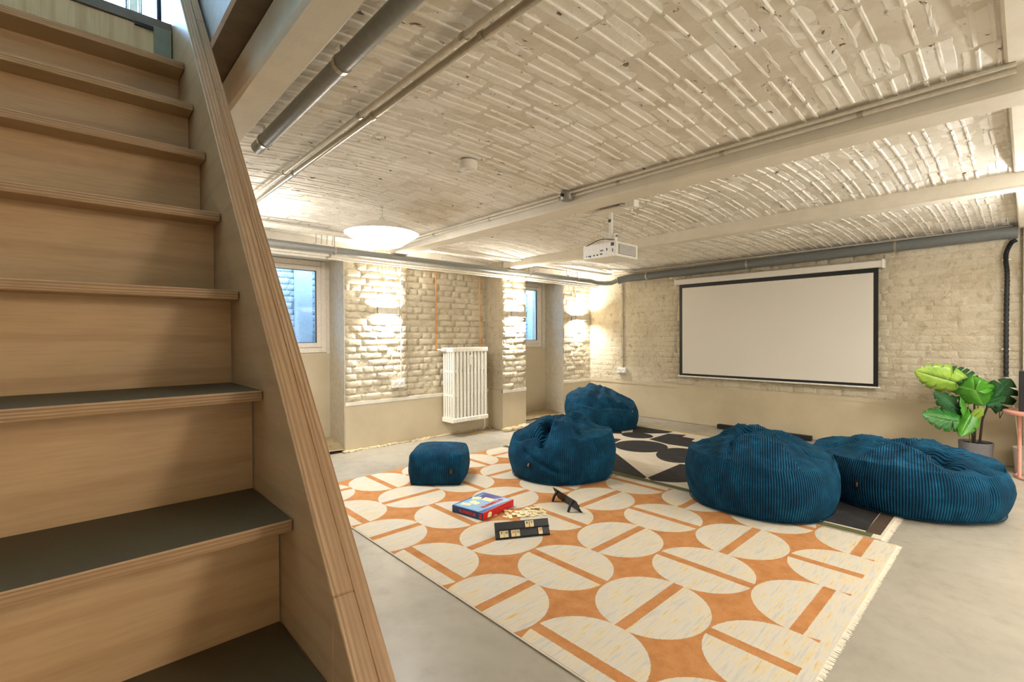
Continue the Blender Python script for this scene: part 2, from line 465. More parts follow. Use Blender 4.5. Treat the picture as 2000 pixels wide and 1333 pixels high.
# smooth plaster bands
pl = MB()
pl.box((-1.4, YW, 0), (NX[0], 5.7, ZP)); pl.box((NX[1], YW - .004, 0), (RN[1] + .01, 5.7, ZP)); pl.box((RN[1], YQ - .004, 0), (N2[0], 5.7, ZP)); pl.box((N2[1], YW - .004, 0), (6.9, 5.7, ZP))
pass
MB().box((NX[1] - .044, NB - .004, 1.07), (NX[1], NB + .08, 2.13)).box((N2[1] - .069, NB - .004, 1.07), (N2[1], NB + .08, 2.13)).box((NX[0], NB - .004, 1.07), (NX[0] + .009, NB + .08, 2.13)).build('window_jamb', M['reveal'], WL)
pl.box((NX[0], NB, 0), (NX[1], 5.7, 1.078)); pl.box((N2[0], NB, 0), (N2[1], 5.7, 1.078))
tag(pl.build('plaster_band', M['plaster'], WL, bevel=.006), 'smooth beige plaster on the lower wall')
# plaster lip at top of band
lip = MB()
for x0, x1, y in ((NX[1], RN[0], YW), (RN[1], N2[0], YQ), (N2[1], XB, YW), (RN[0], RN[1], YW)):
    n = max(4, int((x1 - x0) / .08)); 
    top = [(x0 + (x1 - x0) * i / n, ZP + .008 + .012 * noise.noise(Vector((i * .7 + x0, 3, 0)))) for i in range(n + 1)]
    lip.prism([(x0, ZP - .03)] + [(x1, ZP - .03)] + top[::-1], y - .012, y + .02, 'y')
tag(lip.build('plaster_lip', M['white_wall'], WL), 'pale ragged upper edge of the plaster')
# reveals: plain plaster skins on niche sides
rv = MB()
rv.box((NX[1] - .006, YW + .002, .0), (NX[1] + .006, NB, 2.13)); rv.box((NX[0] - .006, YW + .002, .0), (NX[0] + .006, NB, 2.13))
rv.box((N2[1] - .006, YW + .002, .0), (N2[1] + .006, NB, 2.13)); rv.box((N2[0] - .006, YQ + .012, .0), (N2[0] + .006, NB, 2.13))
tag(rv.build('window_reveal', M['reveal'], WL), 'smooth off-white reveals beside the windows')
lt = MB(); lt.box((NX[0] - .05, YW - .03, 2.115), (NX[1] + .02, NB + .1, 2.16)); MB().box((N2[0] + .0, NB - .01, 1.07), (N2[0] + .30, NB + .1, 2.12)).build('window_jamb', M['reveal'], WL); lt.box((N2[0] - .05, YW - .03, 2.115), (N2[1] + .02, NB + .1, 2.16))
tag(lt.build('lintel', M['ceil'], WL, bevel=.006), 'white lintels over the windows')

# ---- bricks
random.seed(11)
def brick_mesh(L, H=.070, d=.0046, seed=0, rough=.0026):
    rnd = random.Random(seed); nx = max(3, int(L / .05)); nz = 3
    mb = MB(); vs = []; 
    for k in range(nz + 1):
        for i in range(nx + 1):
            x = -L / 2 + L * i / nx; z = -H / 2 + H * k / nz
            e = (i in (0, nx)) or (k in (0, nz))
            y = -d * (.35 if e else 1) + rnd.uniform(-rough, rough) * (.6 if e else 1)
            if e: x += rnd.uniform(-.004, .004); z += rnd.uniform(-.003, .003)
            vs.append((x, y, z))
    w = nx + 1; fs = [(k * w + i, k * w + i + 1, (k + 1) * w + i + 1, (k + 1) * w + i) for k in range(nz) for i in range(nx)]
    ring = [i for i in range(w)] + [k * w + nx for k in range(1, nz + 1)] + [nz * w + i for i in range(nx - 1, -1, -1)] + [k * w for k in range(nz - 1, 0, -1)]
    b0 = len(vs)
    for r_ in ring: vs.append((vs[r_][0] * 1.01, .012, vs[r_][2] * 1.02))
    n = len(ring)
    fs += [(ring[i], b0 + i, b0 + (i + 1) % n, ring[(i + 1) % n]) for i in range(n)]
    mb.add(vs, fs)
    me = mb.mesh('brick', M['brick'], True)
    return me
BR = {('s', k): brick_mesh(.238, seed=k) for k in range(7)}
BR.update({('h', k): brick_mesh(.116, seed=20 + k) for k in range(5)})
WELLBR = None
PITCH = .0765
def courses(x0, x1, z0, z1, seed):
    """yield (x, z, length) bricks of a loose cross bond"""
    rnd = random.Random(seed); k = 0; z = z0 + PITCH / 2
    while z + PITCH * .4 < z1:
        x = x0 + (0 if k % 2 else -.06) + rnd.uniform(-.01, .01)
        head = (k % 3 == 1)
        while x < x1 - .03:
            L = .128 if (head or rnd.random() < .12) else .25
            a = max(x, x0); b = min(x + L, x1)
            if b - a > .05: yield ((a + b) / 2, z, b - a - .012)
            x += L
        z += PITCH; k += 1
def lay(parent, gen, place, cap, stuff_mat, skip=None):
    """place bricks as parts up to cap, the rest joined"""
    rest = MB(); n = 0; rnd = random.Random(5)
    for (u, z, L) in gen:
        if skip and skip(u, z): continue
        key = ('s', rnd.randrange(7)) if L > .17 else ('h', rnd.randrange(5))
        me = BR[key]; L0 = .238 if L > .17 else .116
        dd = rnd.uniform(-.005, .004)
        M4 = place(u, z, dd) @ Matrix.Rotation(rnd.uniform(-.012, .012), 4, 'Y') @ Matrix.Diagonal((L / L0, 1, rnd.uniform(.94, 1.06), 1))
        if n < cap:
            ob = bpy.data.objects.new('brick', me); COL.objects.link(ob); ob.parent = parent; ob.matrix_local = M4; n += 1
        else:
            rest.add([M4 @ v.co for v in me.vertices], [tuple(p.vertices) for p in me.polygons])
    if rest.v:
        ob = rest.build('brickwork', stuff_mat, parent, True); tag(ob, 'painted bricks', kind='stuff')
    return n
def on_left(y):
    return lambda u, z, d: Matrix.Translation((u, y + d, z))
gens = []
def lw():
    for (x0, x1, y, s) in ((NX[1], RN[0], YW, 1), (RN[1], N2[0], YQ, 2), (N2[1], XB, YW, 3), (RN[0], RN[1], RNB, 4)):
        for (u, z, L) in courses(x0, x1, ZP + .01, 2.38, s): yield (u, z, L), y
big = list(lw())
# pick the biggest on screen (nearest) first
big.sort(key=lambda q: (q[0][0] ** 2 + q[1] ** 2) - (0.0 if q[0][2] > .17 else -3.0))
ymap = {}
for (t3, y) in big: ymap[(t3[0], t3[1])] = y
lay(WL, [q[0] for q in big], lambda u, z, d: Matrix.Translation((u, ymap[(u, z)] + d, z)), 295, M['brick'])
# return (side face) of the radiator niche, facing -X
ret = MB()
for (u, z, L) in courses(YQ, YW, ZP + .01, 2.38, 9):
    me = BR[('s', int(u * 97 + z * 31) % 7)]
    M4 = Matrix.Translation((RN[1], u, z)) @ Matrix.Rotation(-PI / 2, 4, 'Z') @ Matrix.Diagonal((L / .238, 1, 1, 1))
    ret.add([M4 @ v.co for v in me.vertices], [tuple(p.vertices) for p in me.polygons])
tag(ret.build('return_brickwork', M['brick'], WL, True), 'painted bricks on the niche return', kind='stuff')

# ---- wall_back (screen wall)
wb = MB(); wb.box((XB + .001, -3.6, ZP), (6.9, YW + .3, 2.42))
WB = wb.build('wall_back', M['mortar']); struct(WB)
pb = MB(); pb.box((XB, -3.6, 0), (6.9, YW, ZP))
tag(pb.build('plaster_band', M['plaster'], WB, bevel=.01), 'smooth beige plaster on the lower wall')
lp = MB(); n = 60
top = [(-0.0 + 5.05 * i / n, ZP + .010 + .02 * noise.noise(Vector((i * .5, 9, 0)))) for i in range(n + 1)]
lp.prism([(0, ZP - .03), (5.05, ZP - .03)] + top[::-1], XB - .006, XB + .02, 'x')
tag(lp.build('plaster_lip', M['plaster'], WB), 'ragged upper edge of the plaster')
bb = sorted(courses(.02, 5.05, ZP + .02, 2.36, 21), key=lambda q: abs(q[0] - 2.3) if False else q[0])
bb = [(u, z, L) for (u, z, L) in bb if not (1.22 < u < 3.30 and .76 < z < 1.96)]
lay(WB, bb, lambda u, z, d: Matrix.Translation((XB + .001 + d * .5, u, z)) @ Matrix.Rotation(-PI / 2, 4, 'Z') @ Matrix.Diagonal((1, .7 if u > 1.1 else .35, 1, 1)), 298, M['brick'])

# ---- right pier, right downstand and remaining walls (behind the camera)
o = MB().box((6.44, -.42, 0), (XB - .001, .028, 2.23)).build('trim_1', M['white_wall'], bevel=.01); struct(o)
o = MB().box((.62, -.5, 2.235), (6.6, .06, 2.42)).build('trim_2', M['beam'], bevel=.01); struct(o)
o = MB().box((-1.4, -3.7, 0), (7, -3.6, 2.42)).build('wall_front', M['white_wall']); struct(o)
o = MB().box((-1.5, -3.7, 0), (-1.4, 5.7, 5.2)).build('wall_stair', M['white_wall']); struct(o)
o = MB().box((6.9, -3.7, 0), (7, 5.7, 2.42)).build('wall_right', M['white_wall']); struct(o)

# ------------------------------------------------------------------ ceiling: shallow vaults of ribbed hollow blocks
BEAMS = [(.478, .603), (2.575, 2.762), (4.27, 4.415)]
BAYS = [(.603, 2.575), (2.762, 4.27), (4.415, 6.56)]
def zc(x):
    for a, b in BAYS:
        if a <= x <= b:
            t_ = (x - a) / (b - a); return ZC + .055 * 4 * t_ * (1 - t_) + (.032 * t_ if a > 4.3 else 0)
    return ZC
cb = MB()
for a, b in BAYS:
    n = 14; xs = [a + (b - a) * i / n for i in range(n + 1)]
    vs = []; 
    for x in xs:
        for y in (.03, YW + .35): vs.append((x, y, zc(x) + .0022))
    for x in xs:
        for y in (.03, YW + .35): vs.append((x, y, 2.44))
    fs = []
    for i in range(n):
        fs.append((2 * i, 2 * i + 1, 2 * i + 3, 2 * i + 2))
        fs.append((2 * (n + 1) + 2 * i, 2 * (n + 1) + 2 * i + 2, 2 * (n + 1) + 2 * i + 3, 2 * (n + 1) + 2 * i + 1))
    fs.append(tuple([2 * i for i in range(n + 1)] + [2 * (n + 1) + 2 * i for i in range(n, -1, -1)]))
    fs.append(tuple([2 * i + 1 for i in range(n + 1)] + [2 * (n + 1) + 2 * i + 1 for i in range(n, -1, -1)]))
    cb.add(vs, fs)
CE = cb.build('ceiling', M['ceil_base'], smooth=True); struct(CE)
def block_mesh(seed):
    rnd = random.Random(seed); L = .256; Wd = .141; d = .0045
    mb = MB(); nx, ny = 6, 10
    prof = []
    # cross-section in y: flat with two rounded ridges
    ys = []; r1 = -.024 + rnd.uniform(-.004, .004); r2 = .026 + rnd.uniform(-.004, .004)
    for c_, hh in ((r1, rnd.choice((.0055, .005, .003))), (r2, rnd.choice((.0055, .005, .002)))):
        ys += [(c_ - .0085, 0), (c_ - .004, hh), (c_ + .004, hh), (c_ + .0085, 0)]
    ys = [(-Wd / 2 - .002, -d), (-Wd / 2 + .006, -.001)] + ys + [(Wd / 2 - .006, -.001), (Wd / 2 + .002, -d)]
    xs = [-L / 2] + [-L / 2 + .01 + (L - .02) * i / nx for i in range(nx + 1)] + [L / 2]
    for i, x in enumerate(xs):
        end = i in (0, len(xs) - 1)
        for k, (y, h) in enumerate(ys):
            hh = (-d if end else h + rnd.uniform(-.0012, .0012))
            yy = y + (rnd.uniform(-.002, .002) if k in (0, 1, len(ys) - 2, len(ys) - 1) else 0)
            xx = x + (rnd.uniform(-.006, .006) if i in (0, 1, len(xs) - 2, len(xs) - 1) else 0)
            mb.v.append((xx, yy, -hh))
    w = len(ys)
    for i in range(len(xs) - 1):
        for k in range(w - 1):
            mb.f.append((i * w + k, i * w + k + 1, (i + 1) * w + k + 1, (i + 1) * w + k)); mb.m.append(0)
    return mb.mesh('ceiling_block', M['ceil'], False)
CBL = [block_mesh(k) for k in range(9)]
rnd = random.Random(3); pos = []
for bi, (a, b) in enumerate(BAYS):
    row = 0; y = .10
    while y < YW + .05:
        x = a + .02 + (0.0 if row % 2 else -.13) + rnd.uniform(-.012, .012)
        while x < b - .05:
            x0 = max(x, a + .008); x1 = min(x + .266, b - .008)
            if x1 - x0 > .07: pos.append(((x0 + x1) / 2, y, (x1 - x0 - rnd.choice((.002, .003, .005, .015))), bi))
            x += .268
        y += .147; row += 1
pos.sort(key=lambda q: q[0] ** 2 + q[1] ** 2 if q[0] > .75 else 99)
rest = MB()
for n, (x, y, L, bi) in enumerate(pos):
    me = CBL[rnd.randrange(9)]
    sl = math.atan((zc(x + .02) - zc(x - .02)) / .04)
    M4 = Matrix.Translation((x, y, zc(x) + rnd.uniform(-.0015, .003))) @ Matrix.Rotation(-sl, 4, 'Y') @ Matrix.Rotation(rnd.uniform(-.012, .012), 4, 'Z') @ Matrix.Rotation(rnd.uniform(-.012, .012), 4, 'X') @ Matrix.Diagonal((L / .256 * rnd.choice((1, -1)), rnd.choice((1, -1)), 1, 1))
    if n < 299:
        ob = bpy.data.objects.new('ceiling_block', me); COL.objects.link(ob); ob.parent = CE; ob.matrix_local = M4
    else:
        rest.add([M4 @ v.co for v in me.vertices], [tuple(p.vertices) for p in me.polygons])
tag(rest.build('ceiling_blockwork', M['ceil'], CE), 'ribbed hollow blocks of the ceiling', kind='stuff')
# plain ceiling behind the camera, around the stair opening and over the stair
pc = MB(); pc.box((.603, -3.6, 2.30), (6.9, .0, 2.44)); pc.box((-1.4, -3.6, 2.30), (.603, .2, 2.44))
pc.box((.603, YW + .35, 2.30), (6.9, 5.7, 2.44))
o = pc.build('plain_ceiling', M['beam'], CE); tag(o, 'smooth painted ceiling')
# beams
for k, (a, b) in enumerate(BEAMS):
    m = MB(); n = 40
    vs = []
    for i in range(n + 1):
        y = -3.5 + (YW + 3.5) * i / n
        j = lambda q: .004 * noise.noise(Vector((y * 3, q, k * 7)))
        sec = [(a - .012 + j(1), 2.262), (a + j(2), 2.225 + j(3)), (a + j(4), 2.163 + j(5)), (a + .010, 2.15 + j(6) * .5), (b - .010, 2.15 + j(7) * .5), (b + j(8), 2.163), (b + j(9), 2.262)]
        vs += [(x, y, z) for x, z in sec]
    w = 7; fs = [(i * w + q, i * w + q + 1, (i + 1) * w + q + 1, (i + 1) * w + q) for i in range(n) for q in range(w - 1)] + [(i * w + 6, i * w, (i + 1) * w, (i + 1) * w + 6) for i in range(n)] + [tuple(range(w)), tuple(n * w + q for q in range(w - 1, -1, -1))]
    m.add(vs, fs)
    o = m.build('trim_%d' % (3 + k), M['beam'], smooth=True, angle=25); struct(o)
# white wall plate where beams meet the window wall
mp = MB(); mp.box((.60, YW - .02, 2.20), (XB, YW + .04, 2.30))
o = mp.build('trim_7', M['ceil'], bevel=.01); struct(o)
# stair opening: soffit board and fascia, slab edge
o = MB().box((.382, .15, 2.27), (.475, YW, 2.40)).build('trim_8', M['soffit'], bevel=.004); struct(o)
o = MB().box((.372, .15, 2.262), (.384, 2.6, 2.62)).build('trim_9', M['fascia']); struct(o)
o = MB().prism([(2.18, 2.36), (2.30, 2.36), (2.62, 3.4), (2.50, 3.4)], .318, .371, 'x').build('trim_10', M['dark_metal']); struct(o)
# upper storey shell
up = MB(); up.box((-1.4, 2.19, 2.27), (.372, 5.7, 2.40)); 
o = up.build('upper_floor', M['strip']); struct(o)
o = MB().box((.384, -3.6, 2.44), (6.9, 5.7, 2.50)).build('upper_slab', M['white_wall']); struct(o)
o = MB().box((1.9, -3.6, 2.5), (2.0, 5.7, 5.2)).build('wall_upper', M['white_wall']); struct(o)
o = MB().box((-1.5, -3.7, 5.2), (2.0, 5.7, 5.3)).build('ceiling_upper', M['white_wall']); struct(o)
o = MB().box((-1.5, -3.7, 2.5), (2.0, -3.6, 5.2)).build('wall_upper_rear', M['white_wall']); struct(o)
# upper window wall at y=4.2
def window(name, x0, x1, z0, z1, y, mull, mat=M['window_frame'], fw=.055, sw=.05, gp=.035):
    w_ = thing(name, None, None); w_['kind'] = 'structure'
    f = MB(); t_ = .07
    f.box((x0, y, z0), (x0 + fw, y + t_, z1)); f.box((x1 - fw, y, z0), (x1, y + t_, z1)); f.box((x0 + fw, y, z0), (x1 - fw, y + t_, z0 + fw)); f.box((x0 + fw, y, z1 - fw), (x1 - fw, y + t_, z1))
    f.build('window_frame', mat, w_, bevel=.006)
    xs = [x0 + fw] + mull + [x1 - fw]
    for i in range(len(xs) - 1):
        a = xs[i] + (.0 if i == 0 else gp); b = xs[i + 1] - (.0 if i == len(xs) - 2 else gp)
        s_ = MB(); d0 = y - .012
        za, zb = z0 + fw + .003, z1 - fw - .003; a += .003; b -= .003
        s_.box((a, d0, za), (a + sw, y + .05, zb)); s_.box((b - sw, d0, za), (b, y + .05, zb)); s_.box((a + sw, d0, za), (b - sw, y + .05, za + sw)); s_.box((a + sw, d0, zb - sw), (b - sw, y + .05, zb))
        sash = s_.build('sash', mat, w_, bevel=.005)
        g_ = MB(); gw = .006
        g_.box((a + sw, y, za + sw), (a + sw + gw, y + .02, zb - sw)); g_.box((b - sw - gw, y, za + sw), (b - sw, y + .02, zb - sw)); g_.box((a + sw, y, za + sw), (b - sw, y + .02, za + sw + gw)); g_.box((a + sw, y, zb - sw - gw), (b - sw, y + .02, zb - sw))
        g_.build('gasket', M['black'], sash)
        MB().box((a + sw, y + .018, za + sw), (b - sw, y + .024, zb - sw)).build('pane', M['glass'], sash)
    for mx in mull: MB().box((mx - gp + .003, y - .01, z0 + fw), (mx + gp - .003, y + t_ + .01, z1 - fw)).build('mullion', mat, w_, bevel=.006)
    return w_
window('window_3', -1.35, 1.88, 2.5, 5.1, 4.2, [-.45, .366, 1.15], sw=.012, gp=.024)
window('window_1', NX[0] + .01, NX[1] - .045, 1.08, 2.108, NB - .01, [], fw=.058)
window('window_2', N2[0] + .30, N2[1] - .10, 1.08, 2.108, NB - .01, [], fw=.058)
o = MB().box((N2[1] - .095, NB - .02, 1.05), (N2[1] - .07, NB + .03, 2.115)).build('trim_11', M['reveal']); struct(o)
# light wells outside the windows: whitewashed brick
def well(name, x0, x1):
    m = MB(); m.box((x0, 6.35, .7), (x1, 6.5, 2.5)); m.box((x0 - .1, 5.75, .7), (x0, 6.5, 2.5)); m.box((x1, 5.75, .7), (x1 + .1, 6.5, 2.5)); m.box((x0, 5.55, .72), (x1, 6.4, .8))
    w_ = m.build(name, M['wellbrick']); struct(w_)
    for (u, z, L) in courses(x0, x1, .85, 2.5, 33):
        me = BR[('s', int(u * 77 + z * 13) % 7)] if L > .17 else BR[('h', int(u * 77 + z * 13) % 5)]
        ob = bpy.data.objects.new('brick', me); COL.objects.link(ob); ob.parent = w_
        ob.matrix_local = Matrix.Translation((u, 6.35, z)) @ Matrix.Diagonal((L / (.238 if L > .17 else .116), 1.6, 1.02, 1))
        ob.material_slots[0].link = 'OBJECT'; ob.material_slots[0].material = M['wellbrick']
well('wall_lightwell_1', .9, 2.45)
well('wall_lightwell_2', 4.8, 6.3)
# pipe-like white pilaster outside window 1
o = MB().box((2.12, 6.22, .8), (2.32, 6.34, 2.5)).build('trim_12', M['wellbrick'], bevel=.02); struct(o)

# ------------------------------------------------------------------ crumbled mortar along window wall
rb = MB(); rnd = random.Random(8)
def rock(c, s):
    vs = []; bm = bmesh.new(); bmesh.ops.create_icosphere(bm, subdivisions=1, radius=1)
    for v in bm.verts:
        q = v.co.copy(); q *= 1 + rnd.uniform(-.25, .25); vs.append((c[0] + q.x * s[0], c[1] + q.y * s[1], max(0.001, c[2] + q.z * s[2])))
    fs = [tuple(x.index for x in f.verts) for f in bm.faces]; bm.free(); rb.add(vs, fs)
x = .6
while x < 6.4:
    big_ = 1.0 + 1.2 * (4.2 < x < 4.8) 
    if NX[0] < x < NX[1] or N2[0] + .1 < x < N2[1]: x += .05; continue
    yb_ = (YQ if RN[1] < x < N2[0] else YW)
    rock((x, yb_ - .012 - rnd.uniform(0, .02) * big_, .004), (rnd.uniform(.02, .06), rnd.uniform(.012, .034) * big_, rnd.uniform(.010, .022) * big_))
    x += rnd.uniform(.02, .05)
for i in range(34): rock((rnd.uniform(4.22, 4.85), YQ - .05 - rnd.uniform(0, .05), .02), (rnd.uniform(.03, .09), rnd.uniform(.015, .035), rnd.uniform(.02, .045)))
for i in range(60): rock((rnd.uniform(1.2, 4.4), YW - .03 - rnd.uniform(0, .03), .002), (rnd.uniform(.006, .02), rnd.uniform(.006, .015), rnd.uniform(.003, .008)))
o = rb.build('mortar_rubble', M['rubble'], WL); tag(o, 'crumbly line of broken mortar along the foot of the wall', kind='stuff')
nf = MB()
def lump(x0, x1, y0, y1, h):
    nx, ny = 14, 8; vs = []
    for j in range(ny + 1):
        for i in range(nx + 1):
            x = x0 + (x1 - x0) * i / nx; y = y0 + (y1 - y0) * j / ny
            vs.append((x, y, h * (.25 + .75 * min(1, j / ny * 1.6)) + .014 * noise.noise(Vector((x * 9, y * 9, 0)))))
    nf.add(vs, [(j * (nx + 1) + i, j * (nx + 1) + i + 1, (j + 1) * (nx + 1) + i + 1, (j + 1) * (nx + 1) + i) for j in range(ny) for i in range(nx)])
lump(NX[0], NX[1], YW - .01, NB, .11); lump(N2[0], N2[1], YW - .01, NB, .05); None
o = nf.build('rough_screed', M['rubble_floor'], FLOOR, smooth=True); tag(o, 'rough raised screed in the wall niches')
pt = MB(); pt.prism([(3.95 + .26 * math.cos(a) * (1 + .2 * math.sin(3 * a)), 4.86 + .1 * math.sin(a) * (1 + .2 * math.cos(2 * a))) for a in [i * 2 * PI / 18 for i in range(18)]], .0005, .002)
tag(pt.build('rough_patch', M['rubble_floor'], FLOOR), 'rough unfinished patch in the concrete')

# ------------------------------------------------------------------ staircase
XS = .30; XL = -.62
ST = thing('staircase', 'steep birch plywood staircase with dark green treads and thick plywood stringer', 'staircase', (0, .3, 0))
NOSE = [(.381, .264), (.556, .484), (.731, .703), (.905, .921), (1.080, 1.141), (1.258, 1.361), (1.429, 1.575), (1.603, 1.782), (1.772, 1.981), (1.919, 2.170)]
def T0(mb): mb.v = [(x, y - .3, z) for x, y, z in mb.v]; return mb
for i, (y, z) in enumerate(NOSE):
    m = MB(); d = .262
    m.add([(XL, y, z - .021), (XS - .002, y, z - .021), (XS - .002, y + d, z - .021), (XL, y + d, z - .021), (XL, y, z), (XS - .002, y, z), (XS - .002, y + d, z), (XL, y + d, z)], [])
    q = 0
    for f, mi in (((0, 3, 2, 1), 1), ((4, 5, 6, 7), 2), ((0, 1, 5, 4), 0), ((1, 2, 6, 5), 0), ((2, 3, 7, 6), 0), ((3, 0, 4, 7), 0)): m.f.append(f); m.m.append(mi)
    T0(m).build('tread', [M['ply_z'], M['birch_x'], M['lino']], ST, bevel=.002, seg=1)
    ry = y + .250 - .018
    # riser above this tread reaches the underside of the next one
    zt_ = NOSE[i + 1][1] - .021 if i + 1 < len(NOSE) else 2.375
    ro = MB().box((XL, ry + .018 - .0, z), (XS - .003, ry + .034, zt_))
    T0(ro).build('riser', M['birch_x'] if i + 1 < len(NOSE) else M['bamboo'], ST)
T0(MB().box((XL, .455, 0), (XS - .003, .471, .243))).build('riser', M['birch_x'], ST)
# top strip and bracket
T0(MB().box((XL, 2.160, 2.377), (XS - .001, 2.19, 2.412))).build('edge_strip', M['strip'], ST, bevel=.002)
T0(MB().box((.244, 2.158, 2.303 - .06), (XS - .004, 2.166, 2.384))).build('corner_plate', M['green_grey'], ST)
T0(MB().box((.19, 2.158, 2.366), (.244, 2.166, 2.378))).build('gap_shadow_strip', M['black'], ST)
# stringers: sloped boards, cut level at the floor, cut plumb at the top
def zin(y): return .752 + 1.25 * (y - .66)
def stringer(x0, x1, off=0.0, name='stringer_board', y1=2.20, top=2.52, mats=None, split=None):
    def poly(a, b):
        pts = []
        lo = lambda y: max(0.0, zin(y) - .50 - off)
        ya = a
        zt2 = lambda y: zin(y) - off
        pts = [(a, lo(a))]
        if lo(b) > 0:
            yk = .66 + (.50 + off - .752) / 1.25
            if a < yk < b: pts.append((yk, 0))
        pts += [(b, lo(b)), (b, zt2(b)), (a, zt2(a))]
        return pts
    y_start = .66 - .752 / 1.25 + .05
    cuts = [y_start] + (split or []) + [y1]
    for a, b in zip(cuts[:-1], cuts[1:]):
        m = MB(); m.prism(poly(a + (.0008 if a != y_start else 0), b - (.0008 if b != y1 else 0)), x0, x1, 'x')
        m.m = [0 if k < 2 else 1 for k in range(len(m.f))]
        T0(m).build(name, [M['birch_s'], M['ply_x']], ST, bevel=.0015, seg=1)
stringer(XS, XS + .034, split=[.735])
stringer(XS + .0355, XS + .060, off=.004, split=[1.12, 1.66, 1.93])
stringer(XL - .036, XL)

# railing post upstairs
P_ = thing('railing_post', 'thin dark metal railing post at the top of the stairs', 'post', (.266, 2.205, 2.412))
MB().lathe([(.0, 0), (.016, 0), (.016, .004), (.0075, .006), (.0075, 1.0), (0, 1.0)], n=12).build('rod', M['dark_metal'], P_, smooth=True)

# ------------------------------------------------------------------ window-wall pipes
def pipe(name, pts, r, mat, label, cat='pipe', group=None, clips=(), clipmat=None, n=14, smooth=True, cliptop=None):
    base = Vector(pts[0])
    e = thing(name, label, cat, base, 0, group)
    MB().tube([Vector(p) - base for p in pts], r, n).build('tube', mat, e, smooth=True)
    for c in clips:
        c, d = Vector(c[0]), Vector(c[1]).normalized()
        m = MB()
        a = d.cross(Vector((0, 0, 1))) if abs(d.z) < .9 else Vector((1, 0, 0)); a.normalize(); b = d.cross(a).normalized()
        rr = r + .004; vs = []; k = 12
        for s_ in (-.011, .011):
            for q in (r - .001, rr):
                for j in range(k): vs.append(c - base + d * s_ + (a * math.cos(2 * PI * j / k) + b * math.sin(2 * PI * j / k)) * q)
        fs = []
        for j in range(k):
            j2 = (j + 1) % k
            fs += [(j, j2, k + j2, k + j), (2 * k + j, 3 * k + j, 3 * k + j2, 2 * k + j2), (k + j, k + j2, 3 * k + j2, 3 * k + j)]
        m.add(vs, fs)
        if cliptop: m.box((c.x - base.x - .004, c.y - base.y - .004, c.z - base.z + rr - .002), (c.x - base.x + .004, c.y - base.y + .004, cliptop - base.z))
        m.build('pipe_clamp', clipmat or M['steel'], e)
    return e
YP = 4.66
corner = arc((6.15, YP, 2.10), -PI / 2, 0, .10, (0, 0, 0), (0, 0, 0))
pipe('waste_pipe', [(.7, YP, 2.108), (6.02, YP, 2.112), (6.14, YP - .03, 2.09), (6.24, YP - .10, 2.085), (6.32, YP - .18, 2.09), (6.36, YP - .26, 2.125)], .036, M['pipe_grey'], 'long grey waste pipe hanging above the windows', clips=[((1.95, YP, 2.108), (1, 0, 0)), ((4.66, YP, 2.11), (1, 0, 0)), ((5.7, YP, 2.11), (1, 0, 0))], cliptop=2.245)
pipe('heating_pipe', [(.7, YP + .045, 2.062), (6.28, YP + .045, 2.062)], .015, M['pipe_white'], 'upper of two thin white pipes under the grey waste pipe', clips=[((1.92, YP + .045, 2.062), (1, 0, 0)), ((4.64, YP + .045, 2.062), (1, 0, 0))])
pipe('heating_pipe', [(.7, YP + .075, 2.040), (6.3, YP + .075, 2.040)], .014, M['pipe_white'], 'lower of two thin white pipes nearest the window wall', clips=[((1.90, YP + .075, 2.04), (1, 0, 0)), ((4.62, YP + .075, 2.04), (1, 0, 0))])
# drain pipe over the screen, falling to the left
pipe('drain_pipe', [(6.36, YP - .27, 2.122), (6.42, YP - .38, 2.150), (6.42, 2.4, 2.165), (6.42, .16, 2.195), (6.42, .06, 2.19)], .056, M['pipe_dark'], 'thick dark grey drain pipe above the projection screen', clips=[((6.42, y, 2.15 + (4.4 - y) * .0095), (0, 1, 0)) for y in (3.9, 2.45, .95)], cliptop=2.238, n=18)
pipe('conduit', [(6.475, 4.6, 2.252), (6.475, .1, 2.258)], .010, M['pipe_white'], 'thin cream conduit along the ceiling above the drain pipe', 'conduit')
# hangers near lamp
hg = thing('threaded_hangers', 'row of threaded rods hanging the pipes behind the pendant lamp', 'hanger', (1.77, YP, 2.24))
for k in range(4): MB().tube([(k * .052, .0, -.085), (k * .055, 0, .01)], .003, 6).build('rod', M['zinc'], hg)
hg = thing('threaded_hangers', 'row of threaded rods hanging the pipes in the far room corner', 'hanger', (5.45, YP, 2.24))
for k in range(4): MB().tube([(k * .07, 0, -.085), (k * .07, 0, .01)], .003, 6).build('rod', M['zinc'], hg)
# corrugated black pipe, right
cp = thing('corrugated_pipe', 'black corrugated pipe running down the wall behind the plant', 'pipe', (6.46, .135, .85))
pts = spline([(-.03, -.06, 1.27), (-.01, -.03, 1.25), (0, 0, 1.17), (0, .004, 1.08), (0, -.004, .95), (0, 0, .5), (0, 0, 0)], 40)
MB().tube(pts, .018, 12, rs=[.018 + .002 * math.sin(i * 1.6) for i in range(len(pts))]).build('tube', M['rubber'], cp, smooth=True)
for z in (1.1, .82, .52, .26): MB().box((-.004, -.029, z - .005), (.03, .029, z + .005)).build('clip', M['white'], cp)
